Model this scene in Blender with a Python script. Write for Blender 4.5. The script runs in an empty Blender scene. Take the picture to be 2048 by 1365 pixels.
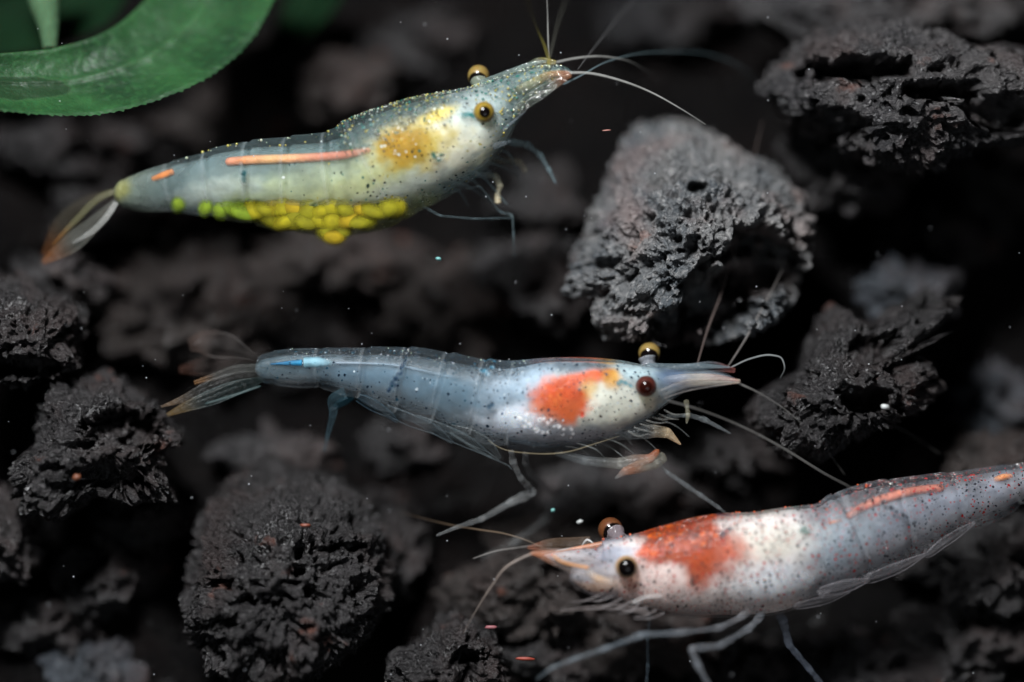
import bpy, bmesh, math, random
import numpy as np
from mathutils import Vector

# ------------------------------------------------------------------ camera, world, lamps
# 1 unit = 1 cm.  The frame is about 5 cm wide on the plane of focus.
SC = bpy.context.scene
COL = SC.collection
PITCH = math.radians(35)
DIST = 5.0 / 0.36
RT = np.array((1.0, 0.0, 0.0))
FW = np.array((0.0, math.cos(PITCH), -math.sin(PITCH)))
UP = np.array((0.0, math.sin(PITCH), math.cos(PITCH)))
CAM = -FW * DIST
cam = bpy.data.cameras.new('camera')
cam.lens = 100; cam.sensor_width = 36; cam.clip_start = 0.1; cam.clip_end = 500
cam.dof.use_dof = True; cam.dof.focus_distance = DIST; cam.dof.aperture_fstop = 0.088
cam.dof.aperture_blades = 7
co = bpy.data.objects.new('camera', cam); COL.objects.link(co)
co.location = CAM; co.rotation_euler = (math.pi/2 - PITCH, 0, 0)
SC.camera = co

w = bpy.data.worlds.new('World'); SC.world = w; w.use_nodes = True
w.node_tree.nodes['Background'].inputs[0].default_value = (0.55, 0.75, 1.0, 1)
w.node_tree.nodes['Background'].inputs[1].default_value = 0.004

def area(name, loc, target, size, sizey, energy, col):
    l = bpy.data.lights.new(name, 'AREA'); l.shape = 'RECTANGLE'; l.size = size; l.size_y = sizey
    l.energy = energy; l.color = col
    o = bpy.data.objects.new(name, l); COL.objects.link(o); o.location = loc
    o.rotation_euler = (Vector(target) - Vector(loc)).to_track_quat('-Z', 'Y').to_euler()
    return o
# the aquarium lamp above the tank, and a weak added fill from the camera side
area('tank_lamp', (-3.0, -3.8, 12.4), (0, 0.3, 0), 2.6, 1.6, 4300, (0.96, 0.98, 1.0))
area('front_fill', (4.0, -20, 4.0), (0, 0, 0), 8, 6, 400, (0.85, 0.93, 1.0))

SC.view_settings.view_transform = 'Standard'; SC.view_settings.look = 'None'
SC.view_settings.exposure = 0; SC.view_settings.gamma = 1
SC.cycles.max_bounces = 8; SC.cycles.transparent_max_bounces = 24
SC.cycles.use_denoising = True

# ------------------------------------------------------------------ helpers
K = 5.0 / 2048                      # cm per photograph pixel on the focus plane
def P(x, y, d=0.0):
    """a point of the place: x, y where it is sighted, d cm behind the focus plane"""
    x = np.asarray(x, float); y = np.asarray(y, float); d = np.asarray(d, float)
    z = DIST + d
    a = (x - 1024) / 2048 * 0.36 * z; b = (682.5 - y) / 2048 * 0.36 * z
    return CAM + a[..., None]*RT + b[..., None]*UP + z[..., None]*FW
def proj(V):
    q = V - CAM; z = q @ FW
    return np.stack([(q @ RT)/z/0.36*2048 + 1024, 682.5 - (q @ UP)/z/0.36*2048, z - DIST], -1)
def nrm(v): return v / np.maximum(np.linalg.norm(v, axis=-1, keepdims=True), 1e-9)
def lin(r, g, b, k=1.0):
    return np.array([k*((c/255/12.92) if c <= 10 else ((c/255+0.055)/1.055)**2.4) for c in (r, g, b)])
def sstep(a, b, x):
    t = np.clip((x - a)/(b - a), 0, 1); return t*t*(3 - 2*t)
def herm(tk, v, t):
    tk = np.asarray(tk, float); v = np.asarray(v, float)
    m = np.gradient(v, tk, axis=0)
    i = np.clip(np.searchsorted(tk, t) - 1, 0, len(tk) - 2)
    h = tk[i+1] - tk[i]; u = (t - tk[i])/h
    if v.ndim > 1: h = h[:, None]; u = u[:, None]
    return (2*u**3-3*u**2+1)*v[i] + (u**3-2*u**2+u)*h*m[i] + (-2*u**3+3*u**2)*v[i+1] + (u**3-u**2)*h*m[i+1]

_rs = np.random.RandomState(7)
_perm = np.concatenate([_rs.permutation(256)]*3)
_grad = nrm(_rs.normal(size=(256, 3)))
_offs = _rs.rand(256, 3)
def noise(p):
    i = np.floor(p).astype(int); f = p - i; i &= 255
    u = f*f*f*(f*(f*6-15)+10); r = 0
    for dx in (0, 1):
        wx = u[:, 0] if dx else 1-u[:, 0]
        for dy in (0, 1):
            wy = u[:, 1] if dy else 1-u[:, 1]
            for dz in (0, 1):
                wz = u[:, 2] if dz else 1-u[:, 2]
                h = _perm[_perm[_perm[(i[:, 0]+dx) & 255] + ((i[:, 1]+dy) & 255)] + ((i[:, 2]+dz) & 255)]
                r = r + wx*wy*wz*np.einsum('ij,ij->i', _grad[h], f - (dx, dy, dz))
    return r*1.5
def fbm(p, o=4):
    r = 0; a = 1.0
    for k in range(o): r = r + a*noise(p*2**k + 17.3*k); a *= 0.5
    return r
def cells(p):
    i = np.floor(p).astype(int); f = p - i; i &= 255; best = np.full(len(p), 9.0)
    for dx in (-1, 0, 1):
        for dy in (-1, 0, 1):
            for dz in (-1, 0, 1):
                h = _perm[_perm[_perm[(i[:, 0]+dx) & 255] + ((i[:, 1]+dy) & 255)] + ((i[:, 2]+dz) & 255)]
                q = _offs[h] + (dx, dy, dz) - f
                best = np.minimum(best, np.einsum('ij,ij->i', q, q))
    return np.sqrt(best)

def mesh_np(name, V, F, mat, parent=None, base=(0, 0, 0), pig=None, smooth=True, extra=None):
    V = np.asarray(V, np.float64) - np.asarray(base); F = np.asarray(F, np.int32)
    me = bpy.data.meshes.new(name)
    me.vertices.add(len(V)); me.vertices.foreach_set('co', V.astype(np.float32).ravel())
    k = F.shape[1]
    me.loops.add(F.size); me.loops.foreach_set('vertex_index', F.ravel())
    me.polygons.add(len(F)); me.polygons.foreach_set('loop_start', np.arange(0, F.size, k, dtype=np.int32))
    if smooth: me.polygons.foreach_set('use_smooth', np.ones(len(F), bool))
    me.update(calc_edges=True)
    if pig is not None:
        at = me.attributes.new('pig', 'FLOAT_COLOR', 'POINT'); at.data.foreach_set('color', pig.astype(np.float32).ravel())
    for an, (typ, arr) in (extra or {}).items():
        at = me.attributes.new(an, typ, 'POINT')
        at.data.foreach_set('vector' if typ == 'FLOAT_VECTOR' else 'value', arr.astype(np.float32).ravel())
    if mat: me.materials.append(mat)
    o = bpy.data.objects.new(name, me); COL.objects.link(o)
    if parent: o.parent = parent
    else: o.location = base
    return o
def thing(name, label, cat, loc, group=None):
    o = bpy.data.objects.new(name, None); COL.objects.link(o); o.location = loc
    o.empty_display_size = 0.1
    return tag(o, label, cat, group)
def tag(o, label, cat, group=None):
    o['label'] = label; o['category'] = cat
    if group: o['group'] = group
    return o
def grid_faces(n, m, wrap=False):
    i = np.arange(n-1)[:, None]; j = np.arange(m if wrap else m-1)[None, :]; j2 = (j+1) % m
    return np.stack([i*m+j, (i+1)*m+j, (i+1)*m+j2, i*m+j2], -1).reshape(-1, 4)
def smooth_path(pts, n):
    pts = np.asarray(pts, float)
    t = np.concatenate([[0], np.cumsum(np.linalg.norm(np.diff(pts, axis=0), axis=1))])
    return herm(t, pts, np.linspace(0, t[-1], n)), np.linspace(0, 1, n), t/t[-1]
def sharp_path(pts, n):
    pts = np.asarray(pts, float)
    t = np.concatenate([[0], np.cumsum(np.linalg.norm(np.diff(pts, axis=0), axis=1))])
    s = np.linspace(0, t[-1], n)
    return np.stack([np.interp(s, t, pts[:, k]) for k in range(3)], -1), s/t[-1], t/t[-1]
def tube_geo(C, R, m=8):
    T = nrm(np.gradient(C, axis=0)); n = len(C)
    N = np.zeros_like(C); a = np.array((0, 0, 1.0)) if abs(T[0, 2]) < .9 else np.array((1.0, 0, 0))
    v = np.cross(T[0], a)
    for i in range(n):
        v = v - T[i]*(v @ T[i]); v /= np.linalg.norm(v); N[i] = v
    B = np.cross(T, N)
    th = np.linspace(0, 2*np.pi, m, endpoint=False)
    V = C[:, None] + R[:, None, None]*(N[:, None]*np.cos(th)[None, :, None] + B[:, None]*np.sin(th)[None, :, None])
    return V.reshape(-1, 3), grid_faces(n, m, True)

# ------------------------------------------------------------------ materials
class NT:
    def __init__(s, name):
        s.m = bpy.data.materials.new(name); s.m.use_nodes = True; s.t = s.m.node_tree
        s.t.nodes.clear(); s.out = s.t.nodes.new('ShaderNodeOutputMaterial')
    def n(s, typ, **kw):
        nd = s.t.nodes.new('ShaderNode'+typ)
        for k, v in kw.items():
            if k.startswith('_'): setattr(nd, k[1:], v)
            else:
                key = int(k[1:]) if k[0] == 'i' and k[1:].isdigit() else k.replace('__', ' ')
                s.put(nd.inputs[key], v)
        return nd
    def put(s, inp, v):
        if isinstance(v, bpy.types.NodeSocket): s.t.links.new(v, inp)
        elif isinstance(v, bpy.types.Node): s.t.links.new(v.outputs[0], inp)
        else:
            if hasattr(v, '__len__') and inp.type == 'RGBA' and len(v) == 3: v = (*v, 1)
            inp.default_value = v
    def math(s, op, a, b=0.0, c=0.0, clamp=False):
        return s.n('Math', _operation=op, _use_clamp=clamp, i0=a, i1=b, i2=c)
    def mix(s, f, a, b):
        nd = s.t.nodes.new('ShaderNodeMix'); nd.data_type = 'RGBA'; nd.clamp_factor = True
        s.put(nd.inputs[0], f); s.put(nd.inputs[6], a); s.put(nd.inputs[7], b); return nd.outputs[2]
    def ramp(s, f, stops):
        nd = s.n('ValToRGB', Fac=f); e = nd.color_ramp.elements
        while len(e) < len(stops): e.new(0.5)
        for k, (p, c) in enumerate(stops): e[k].position = p; e[k].color = (*c, 1)
        return nd

def rock_mat(name, a, b, rust=0.0, spec=0.4):
    """porous lava: a, b the two tones of the stone"""
    t = NT(name)
    tc = t.n('TexCoord').outputs['Object']
    n1 = t.n('TexNoise', Vector=tc, Scale=2.2, Detail=4.0, Roughness=0.6)
    n2 = t.n('TexNoise', Vector=tc, Scale=26.0, Detail=8.0, Roughness=0.75)
    n3 = t.n('TexNoise', Vector=tc, Scale=4.5, Detail=3.0)
    n4 = t.n('TexNoise', Vector=t.n('VectorMath', _operation='ADD', i0=tc, i1=(7, 3, 1)), Scale=2.6, Detail=5.0)
    c = t.mix(t.ramp(n1, [(0.35, (0, 0, 0)), (0.65, (1, 1, 1))]), a, b)
    c = t.mix(t.ramp(n2, [(0.5, (0, 0, 0)), (0.78, (1, 1, 1))]), c, tuple(np.array(b)*2.6))
    c = t.mix(t.math('MULTIPLY', t.ramp(n4, [(.48, (0, 0, 0)), (.66, (1, 1, 1))]), .55), c, (b[0]*1.15, b[0]*.80, b[0]*.74))
    rf = t.ramp(n3, [(0.66, (0, 0, 0)), (0.74, (1, 1, 1))])
    c = t.mix(t.math('MULTIPLY', rf, rust), c, (0.20, 0.055, 0.025))
    v = t.n('TexVoronoi', Vector=tc, Scale=42.0)
    h = t.math('ADD', t.math('MULTIPLY', n2, 0.6), t.math('MULTIPLY', v, 0.5))
    bp = t.n('Bump', Strength=0.9, Distance=0.05, Height=h)
    p = t.n('BsdfPrincipled', Base__Color=c, Roughness=0.27, Normal=bp)
    p.inputs['Specular IOR Level'].default_value = spec
    t.put(t.out.inputs[0], p); return t.m

def tissue_mat(name, dots=None, dotcols=None, scale=30.0, sss=0.6, rough=0.3, bump=0.25, bscale=55.0, fres=0.18, glit=0.0, core=False, sscale=0.06, cpow=0.8):
    """translucent crustacean tissue: 'pig' holds pigment and, in alpha, how dense the tissue is; 'dots' the density of pigment cells"""
    t = NT(name)
    pg = t.n('Attribute', _attribute_name='pig'); col = pg.outputs['Color']; al = pg.outputs['Alpha']
    tc = t.n('TexCoord').outputs['Object']
    mo = t.n('TexNoise', Vector=tc, Scale=14.0, Detail=4.0)
    mo2 = t.n('TexNoise', Vector=tc, Scale=5.0, Detail=3.0)
    vary = t.math('MULTIPLY_ADD', mo, 1.1 if core else 0.7, 0.45 if core else 0.65)
    col = t.n('VectorMath', _operation='SCALE', i0=col, Scale=vary).outputs[0]
    al = t.math('MULTIPLY', al, t.math('MULTIPLY_ADD', mo2, 1.3 if core else 0.8, 0.35 if core else 0.6), clamp=True)
    dm = None
    if dots:
        uv = t.n('Attribute', _attribute_name='suv').outputs['Vector']
        dn = t.n('Attribute', _attribute_name='dots').outputs['Fac']
        wob = t.n('TexNoise', Vector=uv, Scale=40.0, Detail=2.0)
        uvw = t.n('VectorMath', _operation='ADD', i0=uv, i1=t.n('VectorMath', _operation='SCALE', i0=wob.outputs['Color'], Scale=0.012).outputs[0]).outputs[0]
        for k, sc in enumerate((scale, scale*1.63)):
            v = t.n('TexVoronoi', _voronoi_dimensions='2D', Vector=uvw, Scale=sc, Randomness=0.95)
            sp = t.n('SeparateColor', i0=v.outputs['Color'])
            rad = t.math('MULTIPLY_ADD', sp.outputs[1], 0.19, 0.095)
            m = t.math('MULTIPLY', t.math('SUBTRACT', rad, v.outputs['Distance']), 16.0, clamp=True)
            m = t.math('MULTIPLY', m, t.math('LESS_THAN', sp.outputs[0], dn))
            dc = t.ramp(sp.outputs[2], dotcols); dc.color_ramp.interpolation = 'CONSTANT'
            col = t.mix(m, col, dc); dm = m if dm is None else t.math('MAXIMUM', dm, m)
    n1 = t.n('TexNoise', Vector=tc, Scale=bscale, Detail=3.0)
    bp = t.n('Bump', Strength=bump, Distance=0.02, Height=n1)
    p = t.n('BsdfPrincipled', Base__Color=col, Roughness=rough, Normal=bp)
    p.inputs['Subsurface Radius'].default_value = (1.0, 0.85, 0.75)
    p.inputs['Subsurface Scale'].default_value = sscale
    p.inputs['IOR'].default_value = 1.4
    s = sss if dm is None else t.math('MULTIPLY', t.math('SUBTRACT', 1.0, dm), sss)
    t.put(p.inputs['Subsurface Weight'], s)
    if dm is not None: al = t.math('MAXIMUM', al, t.math('MULTIPLY', dm, 0.97))
    lw = t.n('LayerWeight', Blend=0.35)
    if core:   # a soft mass: the path through it is short near its edge, long in the middle
        cz = t.math('POWER', t.math('SUBTRACT', 1.0, t.n('LayerWeight', Blend=0.5).outputs['Facing']), cpow)
        al = t.math('MULTIPLY', al, t.math('MULTIPLY', cz, 1.15), clamp=True)
    else: al = t.math('ADD', al, t.math('MULTIPLY', lw.outputs['Facing'], fres), clamp=True)
    sh = t.n('MixShader', i0=al, i1=t.n('BsdfTransparent'), i2=p)
    if dots and not glit: glit = t.math('MULTIPLY', t.math('SUBTRACT', dn, .8, clamp=True), .25, clamp=True)
    if glit:
        g = t.n('BsdfGlossy', Color=(1, 1, 0.95), Roughness=0.18, Normal=t.n('Bump', Strength=1.0, Distance=0.03, Height=t.n('TexVoronoi', Vector=tc, Scale=58.0)))
        sh = t.n('MixShader', i0=glit, i1=sh, i2=g)
    t.put(t.out.inputs[0], sh); return t.m

def plain_mat(name, col, rough=0.4, sss=0.0, bump=0.0, bscale=40, vary=0.0, spec=0.5):
    t = NT(name); tc = t.n('TexCoord').outputs['Object']
    n1 = t.n('TexNoise', Vector=tc, Scale=bscale, Detail=3.0)
    c = t.mix(t.ramp(n1, [(0.35, (0, 0, 0)), (0.7, (1, 1, 1))]), col, tuple(np.array(col)*(1-vary)))
    if vary:
        r = t.n('ObjectInfo').outputs['Random']
        c = t.n('HueSaturation', Hue=t.math('MULTIPLY_ADD', r, 0.05, 0.475), Value=t.math('MULTIPLY_ADD', r, 0.7, 0.55), Color=c)
    p = t.n('BsdfPrincipled', Base__Color=c, Roughness=rough)
    p.inputs['Specular IOR Level'].default_value = spec
    p.inputs['Subsurface Weight'].default_value = sss; p.inputs['Subsurface Scale'].default_value = 0.05
    if bump: t.put(p.inputs['Normal'], t.n('Bump', Strength=bump, Distance=0.01, Height=n1))
    t.put(t.out.inputs[0], p); return t.m

# ------------------------------------------------------------------ ground
G0, G1 = 0.75, 0.42
def gd(v): return G0 + G1*(v + 1.67)
gm = rock_mat('gravel', (0.002, 0.002, 0.0022), (0.005, 0.0044, 0.0043), 0, 0.1)  # near black tones put the deep shade between the rocks into the colour
n = 240
a, v = np.meshgrid(np.linspace(-11, 11, n), np.linspace(-9, 11, n), indexing='ij')
V = np.stack([a.ravel(), v.ravel(), gd(v).ravel()], -1)
V[:, 2] += -0.22*np.abs(fbm(V*(1.6, 1.6, 0) + 5, 4)) - 0.10*fbm(V*(5, 5, 0), 3)
W = CAM + V[:, :1]*RT + V[:, 1:2]*UP + (V[:, 2:]+DIST)*FW
g = mesh_np('gravel_ground', W, grid_faces(n, n), gm); g['kind'] = 'structure'

# ------------------------------------------------------------------ lava rocks
_ico = {}
def ico(level):
    if level not in _ico:
        bm = bmesh.new(); bmesh.ops.create_icosphere(bm, subdivisions=level, radius=1.0)
        Vv = np.array([x.co[:] for x in bm.verts]); Ff = np.array([[x.index for x in f.verts] for f in bm.faces]); bm.free()
        _ico[level] = (nrm(Vv), Ff)
    return _ico[level]

MR = {
 'grey':  rock_mat('lava_grey',  (0.020, 0.0195, 0.021), (0.056, 0.0525, 0.0525), 0.25),
 'pale':  rock_mat('lava_pale',  (0.056, 0.066, 0.075), (0.165, 0.160, 0.156), 0.30),
 'dark':  rock_mat('lava_dark',  (0.009, 0.0085, 0.0088), (0.031, 0.0288, 0.0292), 0.30),
 'black': rock_mat('lava_black', (0.008, 0.008, 0.009), (0.018, 0.017, 0.018), 0.2),
 'brown': rock_mat('lava_brown', (0.020, 0.0155, 0.0142), (0.038, 0.032, 0.0295), 0.55),
 'blue':  rock_mat('lava_blue',  (0.024, 0.028, 0.034), (0.050, 0.056, 0.064), 0.15),
}
def rock(cx, cy, outline, d, rz, mat, label, level=5, tilt=0.45, carve=(), seed=0, pore=1.0, crag=1.0, back=1.6):
    D, F = ico(level)
    if isinstance(outline, tuple):
        rx, ry = outline; th = np.linspace(0, 2*np.pi, 24, endpoint=False)
        wob = 1 + 0.10*np.sin(2*th + seed) + 0.08*np.sin(3*th + 2.1*seed) + .05*np.sin(5*th+seed*.7)
        ol = np.stack([cx + rx*np.cos(th)*wob, cy + ry*np.sin(th)*wob], -1)
    else: ol = np.array(outline, float)
    ox = (ol[:, 0]-cx)*K; oy = -(ol[:, 1]-cy)*K
    an = np.arctan2(oy, ox); rr = np.hypot(ox, oy); k = np.argsort(an); an = an[k]; rr = rr[k]
    # local frame: x right, y up, z away from the camera (then turned into the world's)
    th = np.arctan2(D[:, 1], D[:, 0])
    r = np.interp(th, np.concatenate([an-2*np.pi, an, an+2*np.pi]), np.tile(rr, 3))
    size = rr.mean()
    zz = np.where(D[:, 2] > 0, rz*back, rz)
    c2 = D[:, 0]**2 + D[:, 1]**2
    wgt = np.clip(c2*1.6, 0, 1); r = size*(1-wgt) + r*wgt      # outline only near the rim
    R = 1/np.sqrt(c2/r**2 + D[:, 2]**2/zz**2)
    p = D*R[:, None]; sd = seed*13.7
    R = R*(1 + 0.07*fbm(p*(1.3/size) + sd, 3))
    p = D*R[:, None]
    big = np.abs(noise(p*4.2 + sd)) ; cr = 1 - np.abs(fbm(p*7.5 + sd + 3, 4))*1.6
    q = p + 0.03*np.stack([noise(p*12+sd), noise(p*14+sd+9), noise(p*14+sd+21)], -1)
    pit1 = sstep(0.50, 0.30, cells(q*(9, 10, 9)/pore + sd)); pit2 = sstep(0.47, 0.27, cells(q*(21, 22, 21)/pore + sd + 5)); pit3 = sstep(0.47, 0.25, cells(q*(40, 42, 40)/pore + sd + 11))
    R = R + crag*(-0.13*big*min(1, size/.4) + 0.030*(cr-0.5)) - (0.125 if level >= 6 else 0.10)*pit1*crag*(.35+.9*sstep(-.3,.5,noise(p*5+sd+30))) - (0.068 if level >= 6 else 0.05)*pit2*crag*(.5+.7*sstep(-.4,.4,noise(p*8+sd+60))) - 0.030*pit3
    if level >= 6: R = R + 0.012*fbm(p*45 + sd, 2) - 0.014*sstep(.5, .2, cells(q*48 + sd))
    p = D*R[:, None]
    for (x, y, ax, ay, dep) in carve:
        ex = (p[:, 0]-(x-cx)*K)/(ax*K); ey = (p[:, 1]+(y-cy)*K)/(ay*K)
        e = ex**2 + ey**2 + 0.8*noise(p*9 + sd)
        f = sstep(1.25, 0.45, e)*(p[:, 2] < 0.1)
        p[:, 2] += f*dep
    p[:, 2] += tilt*p[:, 1]
    W = p[:, :1]*RT + p[:, 1:2]*UP + p[:, 2:]*FW
    o = mesh_np('lava_rock', W, F, MR[mat]); o.location = P(cx, cy, d)
    tag(o, label, 'rock', 'lava rocks heaped on the tank floor'); return o

rock(1390, 470, [(1138,520),(1150,470),(1180,400),(1205,330),(1235,265),(1290,235),(1370,230),(1440,250),(1500,300),(1560,325),(1610,380),(1640,450),(1640,540),(1610,610),(1540,660),(1440,690),(1340,698),(1230,688),(1190,660),(1170,610),(1122,585)],
     0.54, 0.55, 'pale', 'large pale grey pitted rock with a black hollow, right of centre', 7, 0.40,
     [(1520,540,95,75,.55), (1430,610,85,75,.5), (1350,660,60,45,.3), (1385,380,22,12,.15), (1205,535,30,15,.12), (1600,580,50,40,.25)], 1)
rock(1800, 165, [(1495,180),(1540,110),(1600,55),(1690,22),(1780,28),(1860,60),(1960,90),(2080,90),(2180,150),(2160,260),(2060,300),(1960,310),(1900,345),(1830,365),(1740,345),(1650,290),(1540,225)],
     0.55, 0.55, 'grey', 'wide ledged rock with a dark cleft at the upper right', 6, 0.55,
     [(1700,150,110,26,.35), (1860,200,80,20,.3), (1980,240,80,40,.3), (1640,265,80,30,.25)], 2)
rock(1690, 765, [(1495,805),(1530,775),(1600,740),(1630,660),(1665,605),(1750,640),(1820,590),(1895,568),(1942,590),(1948,640),(1885,660),(1850,690),(1875,730),(1890,775),(1860,810),(1790,850),(1700,885),(1640,935),(1565,920),(1520,880),(1492,835)],
     0.36, 0.45, 'dark', 'knobbly black rock with a raised arm, facing the blue shrimp', 6, 0.5,
     [(1730,700,45,30,.2), (1720,800,60,28,.3)], 3)
rock(205, 885, [(10,965),(65,885),(72,800),(88,748),(150,732),(220,742),(285,790),(335,830),(378,862),(372,892),(335,905),(348,960),(368,1015),(300,1005),(200,1000),(120,1045),(60,1025)],
     0.25, 0.42, 'dark', 'black rock at the left, pointing at the tail of the blue shrimp', 6, 0.5,
     [(250,860,70,40,.25), (240,950,70,28,.2)], 4)
rock(45, 660, [(-90,560),(0,525),(80,575),(150,600),(188,650),(160,690),(172,730),(100,765),(0,775),(-90,720)],
     0.35, 0.4, 'dark', 'rough black rock cut by the left edge, under the yellow tail', 6, 0.5, [(60,735,90,22,.25)], 5)
rock(580, 1150, [(378,1110),(392,1010),(440,955),(520,925),(620,930),(700,965),(765,1035),(800,1120),(785,1210),(730,1290),(650,1350),(520,1375),(420,1330),(368,1220)],
     0.36, 0.62, 'dark', 'biggest spongy charcoal rock, at the bottom left of centre', 7, 0.5, [(700,1085,60,10,.12)], 6, 1.0, 1.2)
rock(900, 1335, [(772,1315),(830,1278),(880,1232),(950,1240),(1000,1290),(1022,1335),(1010,1410),(900,1430),(780,1410)],
     0.15, 0.32, 'dark', 'small black rock cut by the bottom edge, beside the big spongy rock', 6, 0.5, [(930,1330,30,40,.2)], 7)
# further back, out of focus
rock(1800, 5, (329, 168), 1.35, 0.4, 'grey', 'soft grey rock behind the ledged rock in the top right corner', 5, 0.4, (), 8, 2.4, 1.9)
rock(1110, 1150, (231, 141), 0.75, 0.4, 'brown', 'rusty brown rock in front of the red shrimp\'s snout', 6, 0.45, [(1130,1120,40,25,.2), (1200,1190,50,25,.2)], 9, 1.8, 1.5)
rock(1240, 1000, (201, 108), 1.05, 0.35, 'grey', 'blurred grey rock between the blue shrimp\'s legs and the red shrimp', 5, 0.4, (), 10, 2.4, 1.9)
rock(900, 610, (195, 121), 1.35, 0.35, 'brown', 'blurred brown rock midway between the yellow and the blue shrimp', 5, 0.4, (), 11, 2.4, 1.9)
rock(370, 600, (244, 168), 1.30, 0.4, 'brown', 'wide blurred rock above the fanned tail of the blue shrimp', 5, 0.45, (), 12, 2.4, 1.9)
rock(620, 165, (207, 114), 1.75, 0.4, 'brown', 'blurred rock between the green leaf and the yellow shrimp\'s back', 5, 0.4, (), 13, 2.4, 1.9)
rock(140, 290, (183, 81), 1.6, 0.35, 'dark', 'dim rock just below the green leaf at the left edge', 5, 0.4, (), 14, 2.4, 1.9)
rock(5, 1080, (73, 121), 0.45, 0.3, 'dark', 'small rock cut by the left edge, below the pointing rock', 5, 0.4, (), 15, 2.4, 1.9)
rock(225, 1130, (134, 101), 0.8, 0.35, 'dark', 'nearly black rock in the shade under the pointing rock', 5, 0.4, (), 16, 2.4, 1.9)
rock(1990, 1120, (231, 108), 0.7, 0.35, 'dark', 'dark rock under the red shrimp\'s abdomen at the right edge', 5, 0.4, (), 17, 2.4, 1.9)
rock(1990, 815, (134, 101), 1.15, 0.35, 'blue', 'bluish blurred rock at the right edge, right of the knobbly rock', 5, 0.4, (), 18, 2.4, 1.9)
rock(1985, 390, (109, 121), 1.7, 0.3, 'dark', 'faint black rock at the right edge below the ledged rock', 5, 0.4, (), 19, 2.4, 1.9)
rock(1070, 560, (140, 114), 1.3, 0.4, 'grey', 'blurred grey rock touching the left side of the pale pitted rock', 5, 0.45, (), 20, 2.4, 1.9)
rock(660, 520, (219, 94), 1.45, 0.35, 'brown', 'blurred rock directly under the yellow eggs', 5, 0.4, (), 21, 2.4, 1.9)
rock(1330, 40, (183, 81), 2.0, 0.35, 'black', 'faint black rock at the top edge above the yellow shrimp\'s feelers', 5, 0.3, (), 22, 2.4, 1.9)
rock(1820, 585, (134, 67), 1.0, 0.3, 'blue', 'blurred bluish rock behind the raised arm of the knobbly rock', 5, 0.4, (), 23, 2.4, 1.9)
rock(1260, 1270, (231, 94), 0.75, 0.3, 'brown', 'dim brown rock under the red shrimp\'s head', 5, 0.4, (), 24, 2.4, 1.9)
rock(110, 555, (122, 67), 0.95, 0.3, 'grey', 'blurred rock on the left, just above the rough rock at the edge', 5, 0.4, (), 25, 2.4, 1.9)
rock(780, 1090, (91, 135), 0.9, 0.3, 'dark', 'soft grey rock against the right flank of the big spongy rock', 5, 0.4, (), 26, 2.4, 1.9)
rock(960, 830, (183, 81), 1.5, 0.35, 'black', 'dark rock hidden under the blue shrimp\'s belly', 5, 0.4, (), 27, 2.4, 1.9)
rock(1960, 920, (195, 67), 0.75, 0.3, 'brown', 'brown blurred rock behind the back of the red shrimp', 5, 0.4, (), 28, 2.4, 1.9)
rock(190, 1340, (146, 67), 0.7, 0.25, 'blue', 'dim bluish rock at the bottom edge, near the left corner', 5, 0.4, (), 29, 2.4, 1.9)
rock(1740, 1350, (317, 74), 0.65, 0.25, 'black', 'black rock at the bottom edge under the red shrimp\'s legs', 5, 0.4, (), 30, 2.4, 1.9)
rock(1700, 330, (158, 108), 1.0, 0.35, 'dark', 'black rock in the shade under the ledged rock', 5, 0.4, (), 31, 2.4, 1.9)
rock(560, 910, (158, 54), 1.05, 0.3, 'grey', 'blurred rock above the big spongy rock, below the blue shrimp', 5, 0.4, (), 32, 2.4, 1.9)

rock(450, 250, (150, 90), 1.9, 0.4, 'brown', 'dim blurred rock behind the yellow shrimp\'s abdomen', 5, 0.4, (), 33, 2.4, 1.9)
rock(200, 430, (150, 90), 1.6, 0.4, 'dark', 'dim blurred rock behind the tail of the yellow shrimp', 5, 0.4, (), 34, 2.4, 1.9)
rock(850, 90, (150, 80), 2.1, 0.4, 'dark', 'dim blurred rock at the top edge above the yellow shrimp\'s back', 5, 0.4, (), 35, 2.4, 1.9)
rock(1080, 400, (130, 90), 1.7, 0.4, 'dark', 'dim blurred rock behind the yellow shrimp\'s legs', 5, 0.4, (), 36, 2.4, 1.9)
rock(620, 720, (190, 90), 1.6, 0.4, 'dark', 'dim blurred rock behind the blue shrimp\'s abdomen', 5, 0.4, (), 37, 2.4, 1.9)
rock(1460, 900, (150, 80), 1.2, 0.4, 'dark', 'dim blurred rock below the knobbly rock, behind the blue shrimp\'s front legs', 5, 0.4, (), 38, 2.4, 1.9)
rock(1860, 480, (150, 80), 1.5, 0.4, 'dark', 'dim blurred rock right of the pale pitted rock', 5, 0.4, (), 39, 2.4, 1.9)
rock(820, 880, (130, 80), 1.3, 0.4, 'dark', 'dim blurred rock between the big spongy rock and the blue shrimp', 5, 0.4, (), 40, 2.4, 1.9)
rock(120, 1230, (170, 90), 0.9, 0.4, 'dark', 'dim rock in the bottom left corner, left of the big spongy rock', 5, 0.4, (), 41, 2.2, 1.5)
rock(1500, 1330, (160, 60), 0.8, 0.35, 'dark', 'dim rock at the bottom edge between the red shrimp\'s legs', 5, 0.4, (), 42, 2.2, 1.5)
rock(1930, 1270, (170, 80), 0.75, 0.35, 'dark', 'dim rock in the bottom right corner', 5, 0.4, (), 43, 2.2, 1.5)
rock(1100, 1310, (120, 60), 0.7, 0.3, 'dark', 'dim rock at the bottom edge, right of the small black rock', 5, 0.4, (), 44, 2.0, 1.5)
rock(280, 1030, (110, 70), 0.75, 0.3, 'dark', 'shaded rock wedged between the pointing rock and the big spongy rock', 5, 0.4, (), 45, 2.0, 1.5)

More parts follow.
